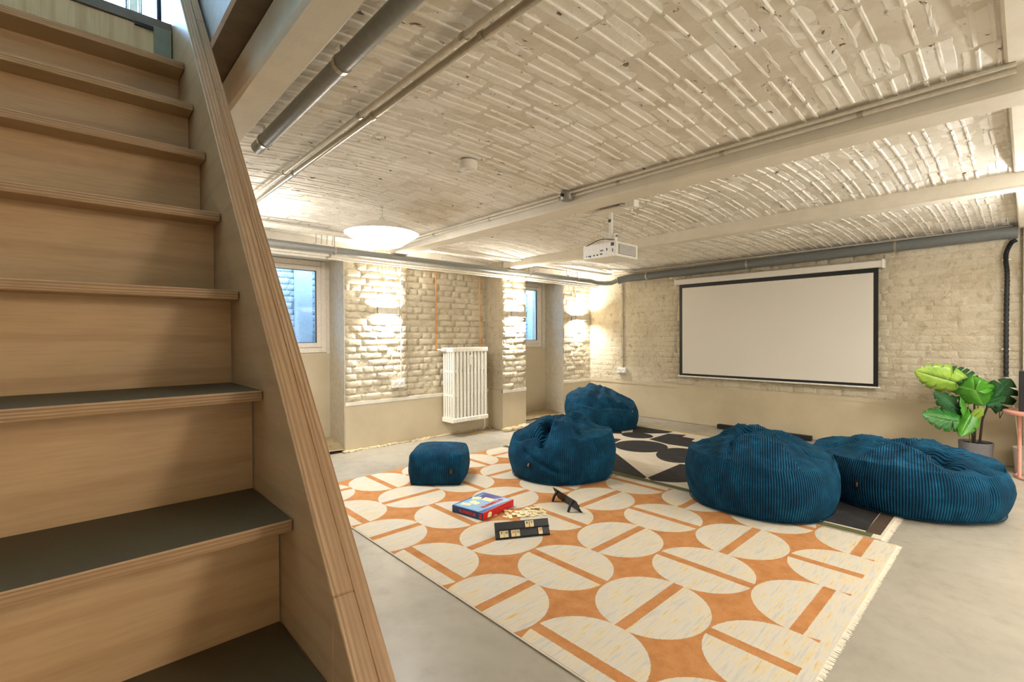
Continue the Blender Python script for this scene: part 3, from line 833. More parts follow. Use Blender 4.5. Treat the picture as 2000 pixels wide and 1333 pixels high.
# conduits on the ceiling
pipe('conduit', [(.955, -.6, 2.225), (.955, 4.6, 2.225)], .0115, M['pipe_white'], 'left one of the paired steel conduits crossing the ceiling above the stairs', 'conduit', clips=[((.955, y, 2.225), (0, 1, 0)) for y in (1.25, 2.0, 3.0)])
pipe('conduit', [(.995, -.6, 2.220), (.995, 4.6, 2.220)], .015, M['steel'], 'right shinier one of the paired steel conduits crossing the ceiling', 'conduit', clips=[((.995, y, 2.22), (0, 1, 0)) for y in (1.2, 1.95, 2.95)], n=16)
gp = pipe('grey_pipe', [(.70, -.6, 2.185), (.70, 1.66, 2.185), (.70, 1.662, 2.185), (.70, 2.58, 2.185)], .030, M['pipe_grey'], 'thick grey pipe ending open beside the ceiling beam', clips=[((.70, 1.60, 2.185), (0, 1, 0)), ((.70, 2.47, 2.185), (0, 1, 0))], cliptop=2.262, n=18)
pipe('conduit', [(2.545, .03, 2.212), (2.545, 4.5, 2.212)], .010, M['pipe_white'], 'lower cream conduit along the side of the middle ceiling beam', 'conduit', clips=[((2.545, y, 2.212), (0, 1, 0)) for y in (.5, 1.1, 1.75, 3.0, 3.8)])
pipe('conduit', [(2.52, .03, 2.228), (2.52, 4.5, 2.228)], .008, M['pipe_white'], 'upper cream conduit along the side of the middle ceiling beam', 'conduit')
for k in range(3):
    for a, b, s_ in ((.62, 2.56, 'near the pendant lamp'), (2.78, 4.26, 'left of the far beam')):
        pipe('conduit', [(a, 4.40 + k * .06, 2.225), (b, 4.40 + k * .06, 2.225)], .010, M['pipe_white'], 'cream ceiling conduit %s, %s of three' % (s_, ('nearest', 'middle', 'farthest')[k]), 'conduit')
for k in range(2): pipe('conduit', [(4.43, 4.46 + k * .06, 2.225), (6.3, 4.46 + k * .06, 2.225)], .010, M['pipe_white'], 'cream ceiling conduit in the far corner, %s of two' % ('nearer', 'farther')[k], 'conduit')

# smoke detector + conduit + junction box
sd = thing('smoke_detector', 'round white smoke detector on the ribbed ceiling', 'smoke detector', (1.755, 2.26, 2.268))
MB().lathe([(0, .02), (.055, .02), (.057, -.012), (.050, -.030), (.0, -.034)], n=28).build('body', M['ceil'], sd, smooth=True)
MB().lathe([(.0, -.0345), (.018, -.0345), (.018, -.038), (0, -.038)], n=16).build('cap', M['white'], sd, smooth=True)
pipe('conduit', [(1.82, 2.250, 2.266), (2.1, 2.23, 2.266), (2.465, 2.163, 2.222)], .009, M['pipe_white'], 'short shiny conduit between smoke detector and junction box', 'conduit', clips=[((1.98, 2.24, 2.266), (1, 0, 0)), ((2.36, 2.19, 2.237), (1, 0, 0))])
jb = thing('junction_box', 'round metal junction box on the side of the middle ceiling beam', 'junction box', (2.535, 2.16, 2.20))
MB().lathe([(0, .04), (.045, .04), (.045, -.008), (.040, -.014), (0, -.014)], n=20).build('body', M['zinc'], jb, smooth=True)
MB().tube([(-.06, 0, .015), (-.035, 0, .012)], .011, 10).build('gland', M['rubber'], jb, smooth=True)
MB().tube([(0, -.07, .012), (0, -.04, .012)], .012, 10).build('gland', M['zinc'], jb, smooth=True)
MB().tube([(0, .04, .012), (0, .07, .012)], .012, 10).build('gland', M['zinc'], jb, smooth=True)

# ------------------------------------------------------------------ wall lamps
def wall_lamp(x, y, label):
    e = thing('wall_lamp', label, 'lamp', (x, y, 1.55), 0, 'box wall lamps on the window wall')
    m = MB(); hw = .145; dp = .095; h = .036; t_ = .006
    m.box((-hw, -dp, -h), (hw, -dp + t_, h)); m.box((-hw, -dp, -h), (-hw + t_, -.012, h)); m.box((hw - t_, -dp, -h), (hw, -.012, h)); m.box((-hw, -.018, -h), (hw, -.012, h))
    m.build('housing', M['reveal'], e)
    MB().box((-hw + .007, -dp + .008, -.004), (hw - .007, -.02, .004)).build('divider', M['reveal'], e)
    for s_ in (1, -1):
        L = bpy.data.lights.new('lamp_light', 'AREA'); L.shape = 'RECTANGLE'; L.size = .20; L.size_y = .05; L.energy = WALL_LAMP_W; L.color = (1.0, .975, .93); L.spread = R(150)
        lo = bpy.data.objects.new('light_beam', L); COL.objects.link(lo); lo.parent = e; lo.location = (0, -.055, s_ * .012); lo.rotation_euler = (PI if s_ > 0 else 0, 0, 0)
    return e
wall_lamp(2.70, YW - .008, 'beige box wall lamp on the brick pier left of the radiator')
wall_lamp(4.463, YQ - .008, 'beige box wall lamp on the brick pier between radiator and far window')
wall_lamp(6.16, YW - .008, 'beige box wall lamp in the far room corner')
def vconduit(x, y, z0, z1, label, r=.008, mat=None, n=3):
    return pipe('conduit', [(x, y, z0), (x, y, z1)], r, mat or M['pipe_white'], label, 'conduit', clips=[((x, y, z0 + (z1 - z0) * (i + .5) / n), (0, 0, 1)) for i in range(n)], n=10)
vconduit(2.68, YW - .022, 1.60, 2.2, 'cream conduit dropping to the lamp left of the radiator')
vconduit(4.44, YQ - .022, 1.60, 2.2, 'cream conduit dropping to the lamp between radiator and far window')
vconduit(6.10, YW - .022, 1.60, 2.2, 'cream conduit dropping to the lamp in the far corner')
vconduit(2.895, YW - .024, .75, 2.2, 'thin vertical conduit down to the socket left of the radiator', .0065)
# ---- sockets
def socket(loc, rz, label, w=2, switch=False):
    e = thing('wall_socket', label, 'socket', loc, rz)
    MB().box((-.04 * w, -.045, -.042), (.04 * w, -.002, .042)).build('housing', M['white'], e, bevel=.005)
    for k in range(w):
        cx = (k - (w - 1) / 2) * .078
        m = MB().lathe([(.0, -.046), (.029, -.046), (.029, -.051), (.025, -.051), (.022, -.0475), (0, -.0475)], (cx, 0, 0), 24, ax='y')
        f = m.build('outlet', M['white'], e, smooth=True)
        MB().lathe([(0, -.0478), (.0035, -.0478), (.0035, -.0482), (0, -.0482)], (cx - .0095, 0, 0), 8, ax='y').lathe([(0, -.0478), (.0035, -.0478), (.0035, -.0482), (0, -.0482)], (cx + .0095, 0, 0), 8, ax='y').build('pin_hole', M['socket_hole'], f)
    return e
socket((2.85, YW, .70), 0, 'white double socket below the conduit left of the radiator')
socket((XB, 4.40, .705), -PI / 2, 'white double socket on the screen wall near the far corner')
socket((XB, .115, .705), -PI / 2, 'white wall socket behind the plant', 1)
# conduits pair on screen wall
for k in range(2):
    vconduit(XB - .022, 4.395 + k * .022, .75, 2.09, 'vertical conduit on the screen wall above the corner socket, %s of the pair' % ('right one', 'left one')[k], .008, None, 4)

# ------------------------------------------------------------------ copper pipes and radiator
e = thing('copper_pipe', 'left copper pipe running down to the radiator valve', 'pipe', (3.385, YW - .030, 1.09))
MB().tube([(0, 0, 1.05), (0, 0, .02), (.008, -.002, 0), (.02, -.006, -.003)], .0085, 10).build('tube', M['copper'], e, smooth=True)
e = thing('copper_pipe', 'right copper pipe ending above the radiator', 'pipe', (4.085, YW - .030, 1.09))
MB().tube([(0, 0, 1.05), (0, 0, .10), (-.0, -.01, .06), (0, -.02, .03)], .0085, 10).build('tube', M['copper'], e, smooth=True)
MB().lathe([(0, -.006), (.012, -.006), (.012, .02), (0, .02)], (0, 0, .1), 10).build('fitting', M['copper'], e, smooth=True)
RAD = thing('radiator', 'white ten-section column radiator hanging in the brick niche', 'radiator', (3.47, 4.792, .187))
def rad_section():
    m = MB(); H = .930; D = .240; w = .046
    for k in range(5):
        y = .022 + k * (D - .044) / 4
        vs = [(0, y, .04), (0, y, H - .04)]
        m.prism([(.0195 * math.cos(2 * PI * q / 10), y + .0145 * math.sin(2 * PI * q / 10)) for q in range(10)], .03, H - .03)
    # headers: rounded boxes top and bottom plus two mid bridges
    for z0, z1, hw in ((H - .055, H, .027), (0, .055, .027), (H * .36 - .012, H * .36 + .012, .012), (H * .68 - .012, H * .68 + .012, .012)):
        y0, y1 = (.0, D) if hw > .02 else (.012, D - .012)
        c_ = .008
        m.prism([(y0 + c_, z0), (y1 - c_, z0), (y1, z0 + c_), (y1, z1 - c_), (y1 - c_, z1), (y0 + c_, z1), (y0, z1 - c_), (y0, z0 + c_)], -hw if hw > .02 else -hw, hw, 'x')
    return m.mesh('radiator_section', M['rad'], False)
rs_ = rad_section()
for k in range(10):
    o = link('radiator_section', rs_, RAD); o.location = (.028 + k * .056, 0, 0)
vl = MB().tube([(-.0, .20, .90), (-.075, .225, .905)], .012, 10).build('valve', M['white'], RAD, smooth=True)
MB().lathe([(.0, 0), (.02, 0), (.022, .05), (.0, .06)], (-.025, .14, .90), 16, ax='y').build('thermostat_knob', M['white'], RAD, smooth=True)
MB().box((.245, -.032, .71), (.285, -.004, .83)).build('heat_meter', M['white'], RAD, bevel=.004)
MB().lathe([(0, 0), (.004, 0), (.004, -.003), (0, -.003)], (.274, -.031, .80), 8, ax='y').build('meter_window', M['socket_hole'], RAD)
MB().tube([(.570, .12, .90), (.598, .12, .90), (.60, .12, .87), (.60, .12, -.12), (.60, .16, -.16)], .008, 8).build('return_pipe', M['white'], RAD, smooth=True)
for x in (.12, .47): MB().box((x - .012, .2, -.012), (x + .012, YW - 4.792, .03)).build('bracket', M['white'], RAD)

# ------------------------------------------------------------------ pendant lamp
def pendant(loc, label):
    e = thing('pendant_lamp', label, 'lamp', loc)
    MB().lathe([(0, .102), (.03, .102), (.045, .095), (.13, .078), (.21, .045), (.262, .018), (.286, .006), (.290, .0), (.284, -.004)], n=56).build('shade', M['diffuser_top'], e, smooth=True)
    MB().lathe([(.284, -.003), (.262, -.020), (.232, -.032)], n=56).build('rim', M['diffuser'], e, smooth=True)
    MB().lathe([(.232, -.034), (.205, -.056), (.15, -.092), (.08, -.112), (0, -.118)], n=56).build('diffuser', M['diffuser'], e, smooth=True)
    MB().lathe([(0, .100), (.022, .100), (.02, .125), (.007, .132), (0, .132)], n=16).build('canopy_cap', M['white'], e, smooth=True)
    MB().tube([(0, 0, .13), (.004, 0, .16), (0, 0, .205)], .003, 6).build('cord', M['pipe_white'], e, smooth=True)
    m = MB(); m.tube(arc((0, 0, .215), 0, 2 * PI, .009, (1, 0, 0), (0, 0, 1), 14), .0022, 6); m.lathe([(0, .228), (.011, .228), (.011, .25), (0, .25)], n=10)
    m.build('ceiling_hook', M['zinc'], e, smooth=True)
    return e
LP = pendant((1.840, 3.48, 2.07), 'lit shallow dish pendant lamp hanging before the window wall')
def fromlamp(loc, label):
    c = copy_tree(LP); c.location = loc; c['label'] = label; return c
fromlamp((4.75, -.75, 2.07), 'lit dish pendant lamp out of view beyond the right edge')
fromlamp((2.0, -1.5, 2.07), 'lit dish pendant lamp behind the camera')
fromlamp((2.5, -2.6, 2.07), 'added unseen dish pendant lamp farthest behind the camera')  # extra pendant, unseen, added to brighten the stair risers
fromlamp((4.9, -2.6, 2.07), 'added unseen dish pendant lamp behind the camera on the right')  # extra pendant, unseen, added to lift the room brightness

# floor uplighters added out of view to brighten the ceiling and room
def uplighter(x, y, w, label):
    e = thing('added_uplighter', label, 'lamp', (x, y, 0))
    MB().lathe([(0, 0), (.14, 0), (.14, .015), (.012, .03), (0, .03)], n=28).build('base', M['black'], e, smooth=True)
    MB().tube([(0, 0, .02), (0, 0, 1.66)], .011, 10).build('pole', M['black'], e, smooth=True)
    MB().lathe([(.0, 1.65), (.05, 1.66), (.16, 1.74), (.165, 1.75), (.155, 1.745), (.045, 1.668), (0, 1.662)], n=32).build('bowl', M['white'], e, smooth=True)
    L = bpy.data.lights.new('lamp_light', 'AREA'); L.shape = 'DISK'; L.size = .26; L.energy = w; L.color = (1.0, .995, .99)
    lo = bpy.data.objects.new('light_beam', L); COL.objects.link(lo); lo.parent = e; lo.location = (0, 0, 1.735); lo.rotation_euler = (PI, 0, 0)
uplighter(2.9, -1.3, UPLIGHT_W, 'added unseen fill uplighter behind the camera')
uplighter(.86, 4.0, UPLIGHT_W * .2, 'added fill uplighter hidden behind the staircase')
uplighter(4.6, -.62, UPLIGHT_W * .75, 'added unseen fill uplighter beyond the right edge')

# ------------------------------------------------------------------ projector
e = thing('projector', 'white projector hanging upside down under the ceiling with round port row', 'projector', (3.15, 2.19, 1.88))
bd = MB().box((0, 0, .0), (.31, .325, .118)).build('body', M['white'], e, bevel=.008, seg=3)
g_ = MB().box((.035, -.004, .018), (.275, .004, .098)).build('grille', M['grille'], e)
m = MB()
for i in range(13):
    for j in range(7): m.box((.045 + i * .0175, -.006, .024 + j * .0105), (.055 + i * .0175, -.003, .030 + j * .0105))
m.build('vent_slots', M['white'], g_)
m = MB()
for k, (y, z, w, h) in enumerate([(.286, .022, .006, .008), (.262, .018, .010, .010), (.248, .016, .010, .014), (.21, .02, .012, .012), (.178, .02, .012, .012), (.14, .024, .022, .010), (.135, .052, .03, .008), (.085, .05, .008, .02), (.03, .035, .006, .025)]):
    m.box((-.003, y - w / 2, z), (.004, y + w / 2, z + h))
m.build('ports', M['black'], e)
MB().box((-.002, .018, .082), (.004, .046, .108)).build('power_inlet', M['black'], e)
MB().lathe([(0, 0), (.034, 0), (.034, .03), (.026, .034), (0, .028)], (.31, .24, .06), 24, ax='x').build('lens', M['black'], e, smooth=True)
pm = thing('projector_mount', 'white ceiling mount arm carrying the projector', 'mount', (3.24, 2.30, 2.0))
MB().box((-.06, -.07, 0), (.06, .07, .01)).build('base_plate', M['white'], pm, bevel=.003)
MB().box((-.018, -.05, .01), (.018, -.042, .075)).build('yoke_arm', M['white'], pm); MB().box((-.018, .042, .01), (.018, .05, .075)).build('yoke_arm', M['white'], pm)
MB().tube([(0, 0, .03), (0, 0, .26)], .017, 14).build('pole', M['white'], pm, smooth=True)
MB().box((-.019, -.012, .17), (-.016, .012, .195)).build('slot', M['socket_hole'], pm)
for s_ in (-1, 1): MB().lathe([(0, 0), (.009, 0), (.009, .012 * s_), (0, .012 * s_)], (0, .050 * s_, .055), 10, ax='y').build('knob', M['zinc'], pm, smooth=True)
MB().box((-.09, -.15, .248), (.09, .12, .262)).build('ceiling_plate', M['ceil'], pm, bevel=.002)
pb_ = MB().box((3.14, 2.02, 2.232), (3.21, 2.10, 2.285)).build('adapter_box', M['white'], bevel=.004); tag(pb_, 'small white adapter box on the ceiling above the projector', 'box')
pipe('projector_cable', spline([(3.10, 2.44, 1.98), (3.12, 2.32, 2.018), (3.13, 2.24, 2.012), (3.15, 2.2, 2.004)], 5), .003, M['rubber'], 'thin dark cable lying over the projector', 'cable', n=6)

# ------------------------------------------------------------------ projection screen
S = thing('projection_screen', 'large white pull-down projection screen with black border on brick wall', 'projection screen', (XB - .062, 2.25, .68))
MB().box((-.04, -1.195, 1.30), (.045, 1.19, 1.375)).build('roller_case', M['screen'], S, bevel=.012, seg=3)
for s_ in (-1, 1): MB().box((-.045, s_ * 1.195 - .012, 1.29), (.05, s_ * 1.195 + .012, 1.385)).build('end_cap', M['white'], S, bevel=.006)
tag(MB().box((0, -1.150, .004), (.0015, 1.150, 1.31)).build('screen_border', M['black'], S), 'black border of the screen')
MB().box((-.0012, -1.106, .036), (.0, 1.106, 1.250)).build('screen_fabric', M['screen'], S)
MB().lathe([(0, -1.17), (.010, -1.17), (.010, 1.17), (0, 1.17)], (.0, 0, -.004), 12, ax='y').build('bottom_bar', M['white'], S, smooth=True)
MB().tube(arc((-.002, 0, -.018), 0, 2 * PI, .010, (0, 1, 0), (0, 0, 1), 10), .002, 6).build('pull_ring', M['white'], S, smooth=True)
MB().tube([(.0, -1.197, 1.385), (.02, -1.197, 1.42), (.04, -1.197, 1.43)], .004, 6).build('hook', M['zinc'], S)

# ------------------------------------------------------------------ soundbar
sb = thing('soundbar', 'long black soundbar on the floor below the projection screen', 'soundbar', (6.42, 2.28, 0))
MB().box((-.035, -.555, .004), (.035, .555, .062)).build('body', M['black_soft'], sb, bevel=.006)
for y in (-.42, .42): MB().box((-.02, y - .04, 0), (.02, y + .04, .005)).build('foot', M['rubber'], sb)
MB().box((-.037, -.535, .010), (-.035, .535, .048)).build('grille', M['black'], sb)

# ------------------------------------------------------------------ rugs
rg = thing('rug', 'cream and orange rug with barred circles in front of the bean bags', 'rug', (0, 0, 0))
rm = MB(); n = 40
def rug_top(x0, x1, y0, y1, h, amp=.0):
    m = MB(); nx, ny = 24, 36; vs = []
    for j in range(ny + 1):
        for i in range(nx + 1):
            x = x0 + (x1 - x0) * i / nx; y = y0 + (y1 - y0) * j / ny
            if i in (0, nx): x += .004 * noise.noise(Vector((x, y * 2, 4)))
            vs.append((x, y, h + amp * noise.noise(Vector((x * 2, y * 2, 0)))))
    w = nx + 1; fs = [(j * w + i, j * w + i + 1, (j + 1) * w + i + 1, (j + 1) * w + i) for j in range(ny) for i in range(nx)]
    ring = [i for i in range(w)] + [j * w + nx for j in range(1, ny + 1)] + [ny * w + i for i in range(nx - 1, -1, -1)] + [j * w for j in range(ny - 1, 0, -1)]
    b0 = len(vs); vs += [(vs[r_][0], vs[r_][1], .0005) for r_ in ring]; k = len(ring)
    fs += [(ring[i], b0 + i, b0 + (i + 1) % k, ring[(i + 1) % k]) for i in range(k)]
    return m.add(vs, fs)
rug_top(RX0, RX1, RY0 + .018, RY1, .008, .001).build('pile', M['rug'], rg, smooth=True)
bm_ = MB(); bm_.box((RX0 - .008, RY0 + .018, .0005), (RX0, RY1, .007)); tag(bm_.build('binding', M['rug2_cream'], rg), 'cream bound edge')
rnd = random.Random(4)
def fringe(x0, x1, y0, y1, parent, step=.006, z=.003):
    f = MB(); x = x0
    while x < x1:
        dx = rnd.uniform(-.006, .006); L = (y1 - y0) * rnd.uniform(.75, 1.05); w = .0055
        f.add([(x, y1 + .003, z + .002), (x + w, y1 + .003, z + .002), (x + w + dx, y1 - L, .0015), (x + dx, y1 - L, .0015), (x, y1 + .003, z - .002), (x + w, y1 + .003, z - .002)], [(0, 1, 2, 3), (4, 3, 2, 5), (0, 3, 4), (1, 5, 2)])
        x += step * rnd.uniform(.7, 1.1)
    o = f.build('fringe', M['fringe'], parent); tag(o, 'cream fringe along the short end', kind='stuff')
fringe(RX0, RX1, RY0 - .006, RY0 + .020, rg)
r2 = thing('rug', 'black and cream geometric rug under the far bean bags', 'rug', (0, 0, 0))
QX0, QX1, QY0, QY1 = 3.606, 5.82, .60, 4.06
rug_top(QX0, QX1, QY0, QY1, .009, .0008).build('pile', M['rug2_cream'], r2, smooth=True)
def motif(name, poly, mat, h=.0105, label=None):
    o = MB().prism(poly, .006, h).build(name, M[mat], r2); 
    if label: tag(o, label)
def ell(cx, cy, a, b, rot=0, n=28, a0=0, a1=2 * PI):
    c_, s_ = math.cos(rot), math.sin(rot)
    return [(cx + a * math.cos(t_) * c_ - b * math.sin(t_) * s_, cy + a * math.cos(t_) * s_ + b * math.sin(t_) * c_) for t_ in [a0 + (a1 - a0) * i / n for i in range(n + (0 if a1 - a0 > 6.2 else 1))]]
motif('olive_border', [(QX0 + .002, QY0 + .05), (3.675, QY0 + .05), (3.675, QY1 - .01), (QX0 + .002, QY1 - .01)], 'rug2_olive', label='olive border strip')
motif('yellow_edge', [(QX1 - .05, QY0 + .01), (QX1 - .002, QY0 + .01), (QX1 - .002, QY1 - .01), (QX1 - .05, QY1 - .01)], 'rug2_yellow', label='olive yellow edge strip')
motif('black_motif', [(3.678, 2.27), (3.72, 2.27), (4.33, 3.06), (4.33, 3.34), (3.678, 3.34)], 'rug2_black', label='black triangle')
motif('black_motif', [(3.72, 2.26)] + [(4.34, 2.285)] + ell(4.03, 2.27, .36, .36, 0, 16, 0, -PI)[1:-1], 'rug2_black', label='black half circle')
motif('black_motif', ell(4.735, 2.965, .30, .29), 'rug2_black', .0106, label='large black disc')
motif('black_motif', ell(4.66, 2.47, .335, .22, R(20)), 'rug2_black', label='black leaf shape')
motif('black_motif', [(5.12, 3.09), (5.59, 3.10), (5.67, 2.90), (5.54, 2.89), (5.53, 2.72), (5.38, 2.69), (5.36, 2.52), (5.18, 2.49), (5.09, 2.40), (5.04, 2.80)], 'rug2_black', label='stepped black shape')
motif('black_motif', [(5.33, 3.46), (5.74, 3.7), (5.74, 3.12), (5.60, 3.12), (5.44, 3.25)], 'rug2_black', .0107)
motif('black_motif', ell(5.22, 3.32, .17, .20), 'rug2_black', .0104, label='small black disc')
motif('black_motif', [(4.88, 3.32), (4.63, 3.26), (4.60, 3.46), (4.84, 3.55)], 'rug2_black', .0103)
motif('black_motif', [(5.06, 3.65), (5.16, 3.50), (5.30, 3.6), (5.3, 3.9), (5.0, 3.9)], 'rug2_black', .0103)
motif('black_motif', [(3.70, .69), (4.45, .70), (4.45, 1.25), (3.70, 1.25)], 'rug2_black', label='black square at the near corner')
motif('brown_motif', [(3.68, .615), (4.50, .615), (4.50, .69), (3.68, .69)], 'rug2_brown', label='brown strip at the near corner')
motif('black_motif', [(3.70, 1.30), (4.3, 1.30), (4.3, 1.75), (3.95, 1.9), (3.70, 1.75)], 'rug2_black', .0103)
fringe(QX0, QX1, QY0 - .035, QY0, r2)

# ------------------------------------------------------------------ bean bags
def seg_d(px_, py_, s):
    ax_, ay_, bx_, by_ = s; vx, vy = bx_ - ax_, by_ - ay_; L = vx * vx + vy * vy
    t_ = 0 if L == 0 else max(0, min(1, ((px_ - ax_) * vx + (py_ - ay_) * vy) / L))
    return math.hypot(px_ - ax_ - vx * t_, py_ - ay_ - vy * t_)
def beanbag(label, loc, rx, ry, lip, dome, folds, sidefolds=(), seed=0, lean=(0, 0), z0=.0125, tags=(), npan=6, prot=0.0, rz=None):
    al = math.atan2(loc[1], loc[0]) - PI / 2 if rz is None else rz
    e = thing('bean_bag', label, 'bean bag', (loc[0], loc[1], z0), al, 'teal corduroy bean bags')
    NT_, MS, MT = 216, 34, 46
    m = MB(); cols = NT_ + 1; rows = []
    tot = []
    def shape(th, a, b):
        # a in 0..1 side ; b in 0..1 top (0 at rim)
        ct, st_ = math.cos(th), math.sin(th)
        lz = lip(th)
        sq = 1 + .02 * math.cos(3 * th + seed) + .012 * math.cos(5 * th + seed * 2)
        if b <= 0:
            rr = .90 + .115 * math.sin(PI * (.04 + .84 * a)) ** .9
            if a < .06: rr -= .03 * (1 - a / .06) ** 2
            z = lz * (a ** .96)
            x, y = rx * sq * rr * ct, ry * sq * rr * st_
            dz = 0
        else:
            rr0 = .90 + .115 * math.sin(PI * .88) ** .9
            rho = 1 - b
            k = 1 - (1 - b) ** 2.0
            ro = rr0 * (rho if True else 0)
            x, y = rx * sq * ro * ct, ry * sq * ro * st_
            ux, uy = rho * ct, rho * st_
            z = lz + (dome(ux, uy) - lz) * (1 - (1 - min(1, b * 1.35)) ** 2.0)
            for (s_, amp, wd, pw) in folds:
                d_ = seg_d(ux, uy, s_)
                g_ = math.exp(-(d_ / wd) ** pw)
                z += amp * g_ * min(1, b * 5)
        # wrinkles
        p = Vector((x * 4 + seed, y * 4, z * 4))
        w = noise.noise(p) * .012 + noise.noise(p * 2.7) * .006 + (abs(noise.noise(p * 1.3 + Vector((5, 1, 2)))) ** .5) * -.022 + (abs(noise.noise(p * 3.1 + Vector((1, 7, 3)))) ** .6) * -.009
        sc_ = (.15 + .55 * a ** 1.5) if b <= 0 else .70 + .7 * min(1, b * 3)
        n_ = Vector((ct, st_, .3)) if b <= 0 else Vector((ct * .3, st_ * .3, 1))
        off = w * sc_
        if b <= 0:
            for (th0, a0, th1, a1, amp, wd) in sidefolds:
                dth = (th - th0 + PI) % (2 * PI) - PI
                dd = seg_d(dth, a, (0, a0, (th1 - th0 + PI) % (2 * PI) - PI, a1))
                off += amp * math.exp(-(dd / wd) ** 2)
        x += n_.x * off; y += n_.y * off; z += n_.z * off * (0 if (b <= 0 and a < .05) else 1)
        if z < 0: z = 0
        zz = max(0, z)
        return (x + lean[0] * zz, y + lean[1] * zz, z)
    Rm = (rx + ry) / 2
    grid = []
    for r_ in range(MS + MT + 1):
        row = []
        for c_ in range(cols):
            th = 2 * PI * c_ / NT_
            if r_ <= MS: a, b = r_ / MS, 0
            else: a, b = 1, (r_ - MS) / MT
            row.append(shape(th, a, b if b < 1 else .9999))
        grid.append(row)
    vs = []
    for row in grid: vs += row[:NT_]
    # bottom centre and closing
    bc = len(vs); vs.append((0, 0, 0.0))
    fs = []; uvs = []
    def U(r_, c_):
        th = 2 * PI * c_ / NT_
        if r_ <= MS: return (th * Rm, r_ / MS * .35)
        b = (r_ - MS) / MT; 
        return (None, b)
    for r_ in range(MS + MT):
        for c_ in range(NT_):
            c2 = (c_ + 1) % NT_
            fs.append((r_ * NT_ + c_, r_ * NT_ + c2, (r_ + 1) * NT_ + c2, (r_ + 1) * NT_ + c_))
            pan = int(((c_ + .5) / NT_ * npan + prot) // 1); thm = (pan + .5 - prot) * 2 * PI / npan
            for (rr_, cc_) in ((r_, c_), (r_, c_ + 1), (r_ + 1, c_ + 1), (r_ + 1, c_)):
                th = 2 * PI * cc_ / NT_
                if rr_ <= MS: uvs.append((th * Rm, rr_ / MS * .35))
                else:
                    rho = 1 - (rr_ - MS) / MT
                    uvs.append((thm * Rm + rho * Rm * math.sin(th - thm), .35 + (1 - rho) * .4))
    for c_ in range(NT_):
        fs.append((bc, (c_ + 1) % NT_, c_)); uvs += [(0, 0)] * 3
    # UVs must follow the loops: flip-safe because recalc keeps loop/uv pairing
    me = bpy.data.meshes.new('bag_cover'); me.from_pydata(vs, [], fs); me.materials.append(M['cord'])
    l = me.uv_layers.new(name='UVMap'); l.data.foreach_set('uv', [q for p in uvs for q in p])
    me.polygons.foreach_set('use_smooth', [True] * len(fs)); me.update()
    o = link('bag_cover', me, e)
    # seam piping at the foot
    pts = [Vector(grid[2][c_]) * 1.0 for c_ in range(0, NT_ + 1, 3)]
    pts = [Vector((p.x * 1.006, p.y * 1.006, .010)) for p in pts]
    MB().tube(pts, .0035, 6, cap=False).build('base_seam', M['cord'], e, smooth=True)
    for (th, a, rot, txt) in tags:
        p = Vector(shape(th, a, 0)); q = Vector(shape(th + .03, a, 0)); up_ = Vector(shape(th, a + .08, 0))
        ex = (q - p).normalized(); ey = (up_ - p); ey = (ey - ex * ey.dot(ex)).normalized(); 
        F_ = frame(p, ex, ey)
        nz = F_.to_3x3() @ Vector((0, 0, 1))
        F_ = Matrix.Translation(nz * .006) @ F_ @ Matrix.Rotation(rot, 4, 'Z')
        tg = MB().box((-.016, -.030, -.001), (.016, .030, .001), M=F_).build('fabric_tag', M['black_soft'], e, bevel=0)
        tg['label'] = 'small black fabric tag'
        put_text('tag_lettering', txt, .017, M['letter_white'], tg, F_ @ Matrix.Translation((0, 0, .0014)) @ Matrix.Rotation(-PI / 2, 4, 'Z'))
    return e
cosd = lambda th, c: (1 + math.cos(th - c)) / 2
# local axes: +x to the right of the view, -y towards the camera (theta=-pi/2 is the front)
beanbag('middle teal corduroy bean bag behind the board game', (3.31, 2.90), .475, .46,
        lambda th: .345 + .02 * math.sin(2 * th + 1) - .07 * cosd(th, -PI * .72) ** 6 + .05 * cosd(th, -PI * .25) ** 2 + .02 * cosd(th, PI / 2),
        lambda x, y: .500 - .08 * x * x,
        [((-.40, -1.0, -.22, .0), -.105, .09, 2), ((-.95, -.35, -.40, -.45), -.10, .11, 2), ((-.22, .0, .05, .30), -.07, .12, 2), ((-.33, .2, -.42, .1), .045, .24, 2), ((.30, .25, .30, .35), .055, .24, 2),
         ((.36, -.75, .30, .15), -.05, .09, 2), ((.0, -.60, .08, -.1), .03, .16, 2), ((-.15, -.45, -.12, .1), .03, .07, 2), ((.55, -.2, .85, .1), -.03, .10, 2)],
        sidefolds=[(-PI * .74, .85, -PI * .52, .35, -.022, .06), (-PI * .27, .95, -PI * .30, .6, -.012, .1)], seed=1,
        tags=[(-PI * .695, .52, -.35, 'icon')])
beanbag('farthest teal corduroy bean bag in the room corner with raised back', (5.45, 4.02), .50, .47,
        lambda th: .275 + .19 * cosd(th, PI * .68) ** 1.2,
        lambda x, y: .50 + .10 * y - .10 * x - .10 * x * x,
        [((-.80, -.60, .0, -.78), -.14, .13, 2), ((.0, -.78, .85, -.42), -.14, .12, 2), ((-.30, -.45, -.35, .4), .03, .09, 2), ((-.10, -.4, .0, .4), -.05, .08, 2),
         ((.40, -.3, .25, .5), -.035, .09, 2), ((-.68, -.2, -.5, .5), -.05, .10, 2), ((.12, -.4, .15, .3), .02, .08, 2)], seed=2, lean=(-.05, .10),
        tags=[(-PI * .20, .86, .3, 'icon')])
